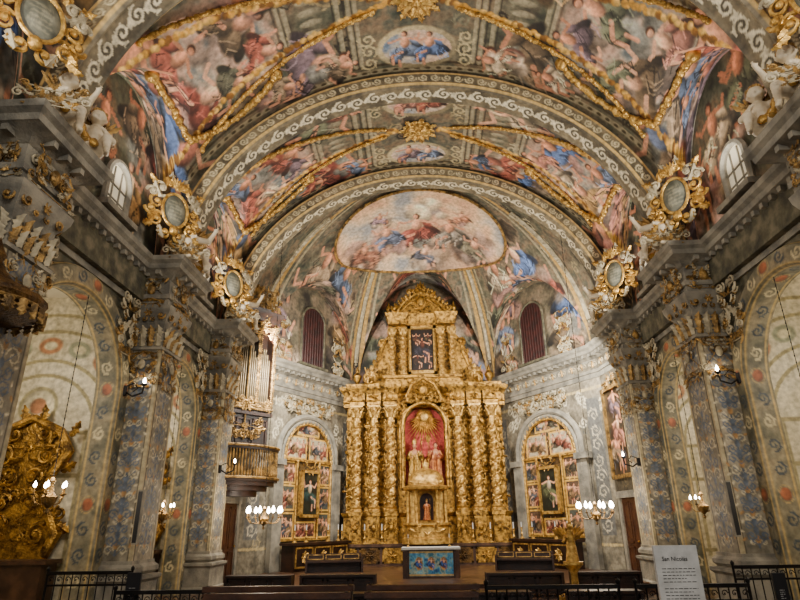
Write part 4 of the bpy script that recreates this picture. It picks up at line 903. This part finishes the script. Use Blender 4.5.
    o=MB(); foliage(o,2.8,.55,38,30,.26,mi=(0,1,1)); link('foliage_ornament',o.mesh('fo',[GOLD2,STUCL]),None,(m.x+nrm.x*.1,m.y+nrm.y*.1,5.55),(0,0,ang),label='pale gilded foliage above the side altarpiece arch',category='ornament',group='apse ornaments')
    for q in (-1.7,1.7):
        o=MB(); foliage(o,.7,1.7,18,int(30+q),.28,mi=(0,1)); v=Vector((q,-.02,0)); v.rotate(Matrix.Rotation(ang,3,'Z'))
        link('foliage_ornament',o.mesh('fo',[GOLD2,STUCL]),None,(m.x+v.x+nrm.x*.05,m.y+v.y+nrm.y*.05,7.4),(0,0,ang),label='gilded stucco foliage beside the apse window',category='ornament',group='apse ornaments')
side_altar(-1); side_altar(1)
# ---------------------------------------------------------------- organ
def organ():
    rot=math.radians(50); loc=(-5.78,18.2)
    e=thing('pipe_organ',(loc[0],loc[1],3.9),'gilded baroque organ case with tin pipes above a balcony','organ',rot=rot,scale=(.92,.9,1.06))
    mb=MB(); mb.box(-1.0,1.0,-.1,.45,0,1.0); mb.box(-1.1,1.1,-.2,.45,.95,1.05); mb.box(-1.05,1.05,.25,.45,1.0,4.0)
    for x in (-1.05,-.42,.42,1.05): mb.box(x-.07,x+.07,-.12,.3,1.05,4.0)
    mb.sweep([(-1.15,.4),(-1.15,-.15),(-.4,-.15),(-.4,-.3),(.4,-.3),(.4,-.15),(1.15,-.15),(1.15,.4)],[(-.4,3.95),(0,3.95),(.05,4.1),(.14,4.2),(.16,4.3),(-.5,4.32)])
    for i in range(3): mb.panelled(-.95+i*.65,-.95+i*.65+.58,.1,.85,-.1,.04,.05)
    mb.obj('case',WOOD,e)
    mb=MB(); foliage(mb,2.0,.5,24,3,.24,-.17,3.5); foliage(mb,2.2,.9,34,4,.3,-.15,4.2); foliage(mb,1.9,.6,20,7,.22,-.15,.2); foliage(mb,2.1,.3,16,9,.2,-.16,1.1)
    mb.tube([(0,-.16,.2),(0,-.16,4.4)],.03,5)
    for k in range(7): leaf(mb,0,4.8,pi/2+(k-3)*.35,.4,.16,-.1,.1)
    for x in (-1.05,-.42,.42,1.05):
        mb.tube([(x,-.13,1.1),(x,-.13,3.95)],.04,5)
        for k in range(14): leaf(mb,x,1.1+k*.2,pi/2,.22,.16,-.12,.2)
    mb.tube([(-1.05,-.13,3.8),(1.05,-.13,3.8)],.03,5); mb.tube([(-1.05,-.13,1.2),(1.05,-.13,1.2)],.03,5)
    mb.obj('gilded_carving',GOLD2,e)
    for g,(x0,x1,n,big) in enumerate(((-.94,-.52,6,0),(-.33,.33,9,1),(.52,.94,6,0))):
        for i in range(n):
            x=x0+(x1-x0)*i/(n-1); r=.034; h=1.7+.7*(1-abs(2*i/(n-1)-1))*(1 if big else .6)
            p=MB(); p.lathe([(.008,0),(r,.22),(r,.34),(r*.9,.36),(r,.4),(r,h),(r*.8,h)],10); p.obj('organ_pipe',PEWTER,e,loc=(x,.02-(.1 if big else 0),1.06))
    b=thing('organ_balcony',(loc[0],loc[1],2.85),'curved dark wooden balcony with gilded balusters below the organ','balcony',rot=rot,scale=(.92,.9,1))
    N=20; arc=[(-1.4*math.cos(pi*i/N),-.15-.8*math.sin(pi*i/N)) for i in range(N+1)]
    mb=MB(); 
    for z0,z1,s in ((.0,.12,1.0),(.92,1.0,1.0),(-.12,0,.92),(-.26,-.12,.75),(-.42,-.26,.5)):
        n=len(arc); vs=[(x*s,y*s,z0) for x,y in arc]+[(x*s,y*s,z1) for x,y in arc]
        mb.add(vs,[tuple(range(n)),tuple(range(n,2*n))]+[(i,(i+1)%n,n+(i+1)%n,n+i) for i in range(n)])
    mb.obj('gallery_floor',WOOD,b)
    mb=MB()
    for i in range(1,40):
        a=pi*i/40; mb.lathe([(.02,.12),(.045,.2),(.05,.3),(.02,.5),(.035,.7),(.02,.92)],6,(-1.36*math.cos(a),-.12-.78*math.sin(a),0))
    mb.tube([(x*1.0,y,1.02) for x,y in arc],.04,6); mb.tube([(x*1.02,y*1.02,.1) for x,y in arc],.04,6)
    mb.obj('balusters',GOLD2,b)
organ()
def framed_picture(loc,rot,w,h,label,seed):
    e=thing('framed_painting',loc,label,'painting',rot=rot); cv=Canvas(w,h,.025,(60,50,40)); cv.gam=1.3; cv.noise([(40,34,28),(90,74,56),(70,66,60)],.4,seed); r=random.Random(seed)
    for k in range(4): cv.figure(r.uniform(.3,w-.3),r.uniform(.5,h-.5),.8,pi/2,r.choice(ROBES),r,False)
    U,Z=np.meshgrid(np.linspace(0,w,cv.W),np.linspace(0,h,cv.H)); link('canvas',grid_mesh('canvas',np.stack([U-w/2,np.full_like(U,-.06),Z],-1),cv.lincol(),OILP),e)
    mb=MB(); mb.box(-w/2,w/2,-.05,0,0,h); mb.panelled(-w/2-.08,w/2+.08,-.08,h+.08,-.02,.12,.12); foliage(mb,w,.3,8,seed,.25,-.1,h+.05); mb.obj('frame',GOLD2,e)
framed_picture((6.1,18.5,2.9),-pi/2+.11,1.6,2.7,'tall dark painting of saints in a carved gilded frame',4)
for sx in (-1,1):
    d=thing('door_%d'%(1 if sx<0 else 2),(sx*6.06,18.4,.0),'panelled dark wooden sacristy door','door',rot=(pi/2-.11)*(1 if sx<0 else -1),kind='structure')
    mb=MB(); mb.box(-.5,.5,-.08,0,0,2.25)
    for x0 in (-.44,.04):
        for z0,z1 in ((.15,.9),(1.0,2.15)): mb.panelled(x0,x0+.4,z0,z1,-.08,.03,.05)
    mb.obj('leaf',WOOD2,d); mb=MB(); mb.box(-.66,-.5,-.14,0,0,2.4); mb.box(.5,.66,-.14,0,0,2.4); mb.box(-.7,.7,-.16,0,2.25,2.45); mb.obj('frame',STONE,d); mb=MB(); mb.ball((.38,-.14,1.05),.035); mb.obj('knob',GOLD,d)
def chapel_altar(loc,rot,label,seed):
    e=thing('chapel_altarpiece',loc,label,'altarpiece',rot=rot)
    mb=MB(); mb.box(-1.0,1.0,-.5,0,0,1.0); mb.box(-1.1,1.1,-.55,0,.98,1.06); mb.obj('altar_block',MARBLE,e)
    mb=MB()
    mb.prism([(-.75,1.06),(-.9,1.5),(-.6,2.1),(-.55,2.6),(-.85,3.1),(-.6,3.5),(0,3.75),(.6,3.5),(.85,3.1),(.55,2.6),(.6,2.1),(.9,1.5),(.75,1.06)],-.06,.0)
    for m in (-1,1):
        pts=[(m*x,-.1,z) for x,z in ((.75,1.1),(.92,1.5),(.62,2.1),(.58,2.6),(.88,3.1),(.62,3.5),(0,3.8))]; mb.tube(pts,[.1,.12,.1,.09,.11,.1,.08],8)
        for x,z,r,a,sg in ((.55,1.5,.22,1,1),(.3,2.1,.2,3,-1),(.45,3.0,.24,0,1),(.3,3.45,.18,2,-1),(.25,2.6,.2,5,1),(.95,1.9,.14,2,1)): scroll(mb,m*x,z,r,a if m>0 else pi-a,sg*m,.04,-.1)
        for x,z,a in ((.8,2.7,.5),(.6,1.95,-.4),(.85,3.4,1.0),(.5,2.85,1.2),(.2,3.7,1.5),(.9,1.7,-.5)): leaf(mb,m*x,z,a if m>0 else pi-a,.36,.18,-.08,.15)
    foliage(mb,1.1,2.2,24,seed,.24,-.1,1.3)
    mb.obj('gilded_retable',GOLD,e)
chapel_altar((-8.3,12.1,0),0,'carved gilded rococo altarpiece against a cream chapel wall',71)
chapel_altar((-8.1,16.4,0),0,'carved gilded altarpiece inside a pale side chapel',72)
# ---------------------------------------------------------------- lamps
def lamp_parts(nb,r):
    mb=MB(); mb.lathe([(.0,-.28),(.04,-.24),(.02,-.18),(.1,-.1),(.13,0),(.05,.08),(.03,.2),(.06,.26),(.02,.32)],12)
    for i in range(nb):
        a=2*pi*i/nb; ca,sa=math.cos(a),math.sin(a)
        pts=[(.05*ca,.05*sa,.0),(r*.4*ca,r*.4*sa,-.12),(r*.8*ca,r*.8*sa,-.1),(r*ca,r*sa,.02)]; mb.tube(pts,.014,5); mb.lathe([(.01,0),(.045,.02),(.045,.03),(.012,.03)],8,(r*ca,r*sa,.02)); mb.lathe([(.012,0),(.012,.1)],6,(r*ca,r*sa,.05))
    body=mb.mesh('body',GOLD2); b=MB(); b.lathe([(.01,0),(.034,.03),(.032,.07),(.004,.13)],8); return body,b.mesh('bulb',BULB)
LB,BUL=lamp_parts(8,.46); LS,_=lamp_parts(5,.24)
def chandelier(loc,top,big,label,lightp=25):
    e=thing('chandelier',loc,label,'chandelier',group='hanging lamps'); link('body',LB if big else LS,e); n,r=(8,.46) if big else (5,.24)
    for i in range(n):
        a=2*pi*i/n; link('bulb',BUL,e,(r*math.cos(a),r*math.sin(a),.15),scale=(1.4,)*3 if big else (.8,)*3)
    mb=MB(); mb.tube([(0,0,.3),(0,0,top-loc[2])],.007,5)
    k=.35
    while k<top-loc[2]: mb.ball((0,0,k),(.013,.013,.03),5,3); k+=.12
    mb.obj('chain',IRON,e)
    l=bpy.data.lights.new('lamp_light','POINT'); l.energy=lightp; l.color=(1,.87,.7); l.shadow_soft_size=.15
    o=bpy.data.objects.new('lamp_light',l); COL.objects.link(o); o.parent=e; o.location=(0,0,.45)
for sx in (-1,1):
    chandelier((sx*4.5,YA-.1,1.78),10.2,True,'gilt multi-arm chandelier with lit bulbs hanging before the presbytery',75)
    chandelier((sx*6.4,10.0,2.1),5.75,False,'small gilt chandelier hanging in a chapel arch')
    chandelier((sx*6.4,14.6,1.9),5.6,False,'small gilt chandelier hanging in the farther chapel arch')
for sx,x,y,z in ((1,WX-.1,11.85,4.3),(-1,WX-.1,11.85,4.3),(1,PX,YA-.3,3.1),(-1,PX,YA-.3,3.1)):
    e=thing('wall_sconce',(sx*x,y,z),'black iron scroll wall sconce with bulb','wall lamp',group='wall sconces',rot=(pi/2 if sx<0 else -pi/2))
    mb=MB(); mb.lathe([(.0,-.12),(.07,-.1),(.07,.1),(0,.12)],8); mb.tube([(0,0,0),(0,-.2,-.12),(0,-.4,-.05),(0,-.42,.08)],.02,6); mb.lathe([(.01,.08),(.06,.12),(.06,.14)],8,(0,-.42,0)); mb.tube([(.0,-.05,.1),(0,-.2,.16),(0,-.3,.05),(0,-.2,-.02)],.012,5); mb.obj('bracket',IRON,e); link('bulb',BUL,e,(0,-.42,.15))
PC=thing('pulpit_canopy',(-5.65,6.65,4.15),'dark gilded pulpit canopy with carved hanging fringe','canopy',scale=.86)
mb=MB(); mb.lathe([(.0,.9),(.1,.85),(.18,.7),(.35,.5),(.6,.4),(.72,.3),(.8,.28),(.82,.2),(.76,.1),(.74,.02),(.7,0)],12); mb.lathe([(.1,.85),(.14,.95),(.06,1.1),(.0,1.25)],10); mb.obj('canopy_roof',GOLDD,PC)
mb=MB(); mb.tube([(.76*math.cos(i*pi/12),.76*math.sin(i*pi/12),.12) for i in range(24)],.03,6,True)
for i in range(24):
    mb.M=Matrix.Rotation(2*pi*i/24,4,'Z')@Matrix.Translation((0,-.76,0)); leaf(mb,0,.12,-pi/2,.24,.18,0,.0); mb.ball((0,0,-.1),.025,6,4)
mb.M=Matrix(); mb.obj('fringe',GOLD2,PC)
# ---------------------------------------------------------------- pews, rails, signs
def pew(x0,x1,y,label):
    e=thing('pew',((x0+x1)/2,y,0),label,'pew',group='nave pews'); w=(x1-x0)/2
    mb=MB(); mb.box(-w,w,-.06,-.02,.4,.86); mb.box(-w-.02,w+.02,-.09,.02,.84,.9); 
    n=max(2,int(w*2/.45)); 
    for i in range(n): mb.panelled(-w+i*2*w/n+.04,-w+(i+1)*2*w/n-.04,.46,.8,-.06,.02,.03)
    mb.obj('backrest',WOOD2,e)
    mb=MB(); mb.box(-w,w,-.04,.42,.41,.45); mb.obj('seat',WOOD2,e)
    for q in (-w,w-.05): mb=MB(); mb.prism([(q,0),(q+.05,0),(q+.05,.6),(q,.6)],-.08,.42); mb.prism([(q,.6),(q+.05,.6),(q+.05,.9),(q,.9)],-.08,.08); mb.obj('end_panel',WOOD,e)
pew(-.85,.5,8.0,'brown wooden pew with panelled back in the centre aisle'); pew(-2.9,-1.05,8.0,'brown wooden pew with panelled back'); pew(-2.6,-1.0,7.2,'brown wooden pew with panelled back')
pew(-.8,.42,7.2,'brown wooden pew with panelled back in the centre aisle')
def bench(x0,x1,y,h,label):
    e=thing('bench',((x0+x1)/2,y,0),label,'bench',group='presbytery benches'); w=(x1-x0)/2
    mb=MB(); mb.box(-w,w,-.2,.2,h-.05,h); mb.obj('seat',WOOD,e)
    mb=MB(); mb.box(-w,w,.16,.2,.05,h-.05)
    for i in range(3): mb.panelled(-w+i*2*w/3+.04,-w+(i+1)*2*w/3-.04,.1,h-.1,-.1,.02,.04)
    mb.box(-w,w,-.1,-.08,.05,h-.05); mb.obj('front_panel',WOOD,e)
    for q in (-w,w-.06): mb=MB(); mb.box(q,q+.06,-.2,.2,0,h-.05); mb.obj('leg',WOOD,e)
for x0,x1 in ((-4.9,-3.3),(-3.1,-1.3),(1.3,3.1),(3.3,4.9)): bench(x0,x1,15.2,.5,'low dark walnut bench before the presbytery steps')
for x0,x1 in ((-3.6,-2.2),(-1.9,-.3),(.2,1.9),(2.6,4.0)): bench(x0,x1,12.6,.36,'low dark walnut kneeling bench')
def railing(x0,x1,y,h,label):
    e=thing('railing',((x0+x1)/2,y,0),label,'railing',group='iron railings'); w=(x1-x0)/2
    mb=MB(); mb.box(-w,w,-.03,.03,h-.05,h); mb.box(-w,w,-.02,.02,.12,.16); mb.box(-w,w,-.02,.02,h-.22,h-.19); mb.obj('rail',IRON,e)
    mb=MB(); n=int(2*w/.13)
    for i in range(n+1):
        x=-w+i*2*w/n; mb.tube([(x,0,0.02),(x,0,h-.03)],.011,5)
        if i<n: scroll(mb,x+w/n,h-.12,.05,0,1,.008,0,1,8)
    mb.obj('bars',IRON,e)
    for q in (-w,w): mb=MB(); mb.lathe([(.03,0),(.03,.05),(.02,.08),(.02,h),(.03,h+.02),(.03,h+.05),(.0,h+.08)],8,(q,0,0)); mb.obj('post',IRON,e)
railing(.65,2.35,8.4,.84,'black iron railing with scrolls beside the pews'); railing(2.7,4.2,8.8,.8,'black iron railing with scrolls before the presbytery')
railing(-6.3,-4.9,10.2,.95,'black iron railing in front of a chapel'); railing(-4.5,-2.9,8.9,.78,'black iron railing before the presbytery'); railing(4.9,6.3,10.6,.9,'black iron railing in front of a chapel')
t=thing('small_table',(-1.75,9.0,0),'small side table with white cloth','table'); mb=MB()
for a in (-.3,.3):
    for b in (-.2,.2): mb.box(a-.025,a+.025,b-.025,b+.025,0,.72)
mb.obj('legs',WOOD,t); mb=MB(); mb.box(-.36,.36,-.26,.26,.72,.76); mb.box(-.37,.37,-.27,-.26,.45,.76); mb.obj('cloth',CLOTH,t)
def board(loc,w,h,label,mat,txt=None,rows=12,rot=0,leg=.35):
    e=thing('information_board',loc,label,'sign',rot=rot); mb=MB(); mb.box(-w/2,w/2,-.02,.02,leg,leg+h); mb.obj('panel',mat,e)
    mb=MB(); mb.box(-w/2,w/2,-.15,.15,0,.03); mb.box(-.03,.03,-.0,.03,.03,leg+.1); mb.obj('stand',IRON,e)
    dk=BLACKP if mat is not BLACKP else CLOTH
    if txt:
        c=bpy.data.curves.new('heading','FONT'); c.body=txt; c.size=.05; c.extrude=.001; c.align_x='CENTER'
        tmp=bpy.data.objects.new('t',c); COL.objects.link(tmp); bpy.context.view_layer.update(); me=bpy.data.meshes.new_from_object(tmp.evaluated_get(bpy.context.evaluated_depsgraph_get())); bpy.data.objects.remove(tmp)
        me.materials.clear(); me.materials.append(dk); link('heading',me,e,(-.02,-.024,leg+h-.13),(pi/2,0,0))
    mb=MB(); rn=random.Random(2)
    for k in range(rows):
        z=leg+h-.2-k*(h-.26)/rows; x=-w/2+.05; end=w/2-.05-(rn.random()*.1 if k%4==3 else 0)
        if k%6==5: continue
        while x<end:
            q=rn.uniform(.015,.04); mb.box(x,min(end,x+q),-.0225,-.0205,z,z+.005); x+=q+.01
    mb.obj('text_lines',dk,e,kind='stuff')
board((2.2,6.0,0),.4,.98,'white information panel on a stand with heading and text',CLOTH,'San Nicolás',26,0,.4)
board((-4.3,9.0,0),.2,.5,'narrow black information panel on a stand',BLACKP,None,8,0,.5)
board((4.4,8.4,0),.16,.4,'narrow black information panel on a stand',BLACKP,None,6,0,.55)
lc=thing('gilded_lectern',(3.15,14.2,.0),'gilded angel lectern on a turned pedestal','lectern',scale=1.08)
mb=MB(); mb.lathe([(.35,0),(.35,.08),(.2,.14),(.08,.25),(.07,.5),(.14,.6),(.2,.66),(.2,.72),(.0,.74)],16); mb.obj('pedestal',GOLDL,lc)
mb=MB(); mb.seg((0,0,.74),(0,0,1.05),.14,.1); mb.seg((0,0,1.05),(0,-.05,1.3),.1,.06); mb.ball((0,-.06,1.4),(.07,.08,.09)); mb.seg((.1,0,1.2),(.25,-.15,1.3),.04,.03); mb.seg((-.1,0,1.2),(-.2,-.2,1.1),.04,.03); link('figure',remesh(mb,'figure',GOLDL,.015),lc)
mb=MB()
for s_ in (-1,1):
    for k in range(6): leaf(mb,s_*.04,1.1,(pi/2-.9+k*.25) if s_>0 else pi-(pi/2-.9+k*.25),.4-.03*k,.12,.1,-.1)
mb.obj('wings',GOLDL,lc)
for sx,y in ((-1,12.0),(1,12.0)):
    sp=thing('loudspeaker',(sx*5.71,y-.1,1.3),'slim white column loudspeaker on the pilaster','loudspeaker'); mb=MB(); mb.box(-.05,.05,-.08,.0,0,1.0); mb.box(-.03,.03,0,.06,.4,.6); mb.obj('cabinet',STONE,sp); mb=MB(); mb.box(-.04,.04,-.085,-.08,.03,.97); mb.obj('grille',BLACKP,sp)
for sx in (-1,1):
    s_=thing('choir_stall',(sx*3.1,20.6,.18),'low wooden presbytery bench with gilded panels','bench',rot=(-.2*sx)); mb=MB(); mb.box(-.9,.9,0,.06,0,.55); mb.box(-.9,.9,-.4,.0,.3,.35); mb.box(-.92,-.86,-.42,.06,0,.45); mb.box(.86,.92,-.42,.06,0,.45); mb.obj('frame',WOOD,s_)
    mb=MB(); 
    for i in range(3): mb.panelled(-.85+i*.58,-.85+i*.58+.52,.37,.53,0,.02,.03)
    mb.obj('panels',GOLD2,s_)
# ---------------------------------------------------------------- lights
def pl(loc,e,c=(1,.94,.84),s=.3,name='chapel_fill'):
    l=bpy.data.lights.new(name,'POINT'); l.energy=e; l.color=c; l.shadow_soft_size=s; o=bpy.data.objects.new(name,l); COL.objects.link(o); o.location=loc
def ar(loc,tgt,e,c=(1,.95,.86),s=1.0):  # used for cornice floods and for added fill lights
    l=bpy.data.lights.new('area','AREA'); l.energy=e; l.color=c; l.size=s; o=bpy.data.objects.new('flood_and_fill',l); COL.objects.link(o); o.location=loc
    o.rotation_euler=(Vector(tgt)-Vector(loc)).to_track_quat('-Z','Y').to_euler()
for (y0,y1,_) in BAYS:
    for sx in (-1,1): ar((sx*5.7,(y0+y1)/2,7.5),(-sx*1.0,(y0+y1)/2,13),165,s=.5)
for sx in (-1,1):
    ar((sx*5.2,18.5,7.6),(0,20.5,12.5),165,s=.5)
    ar((sx*4.0,17.4,7.6),(sx*.8,23.5,4.6),400,s=.3)  # added lights brightening the main altarpiece, hung free without a fixture
    ar((sx*4.5,17.8,6.5),(sx*4.4,22.3,3.5),340,s=.25)  # added lights brightening the side altars, no lamp body there
    for yc in (10.0,14.6): pl((sx*8.2,yc-.3,4.6),125,(1,.94,.84),.3)  # added point lights filling the chapels, no fixture behind them
ar((0,-1,9),(0,14,6),470,(1,.95,.88),3)  # unseen fill light added high behind the camera to brighten the nave
w=bpy.data.worlds.new('World'); bpy.context.scene.world=w; w.use_nodes=True; w.node_tree.nodes['Background'].inputs[0].default_value=(1,.97,.92,1); w.node_tree.nodes['Background'].inputs[1].default_value=.45
cam=bpy.data.cameras.new('camera'); cam.lens=26; cam.sensor_width=36; co=bpy.data.objects.new('camera',cam); COL.objects.link(co)
co.location=(CAMX,0,1.6)
M=Matrix.Rotation(math.radians(1.85),3,'Z')@Matrix.Rotation(pi/2+math.radians(21.2),3,'X')@Matrix.Rotation(math.radians(-.8),3,'Z')
co.rotation_euler=M.to_euler(); bpy.context.scene.camera=co
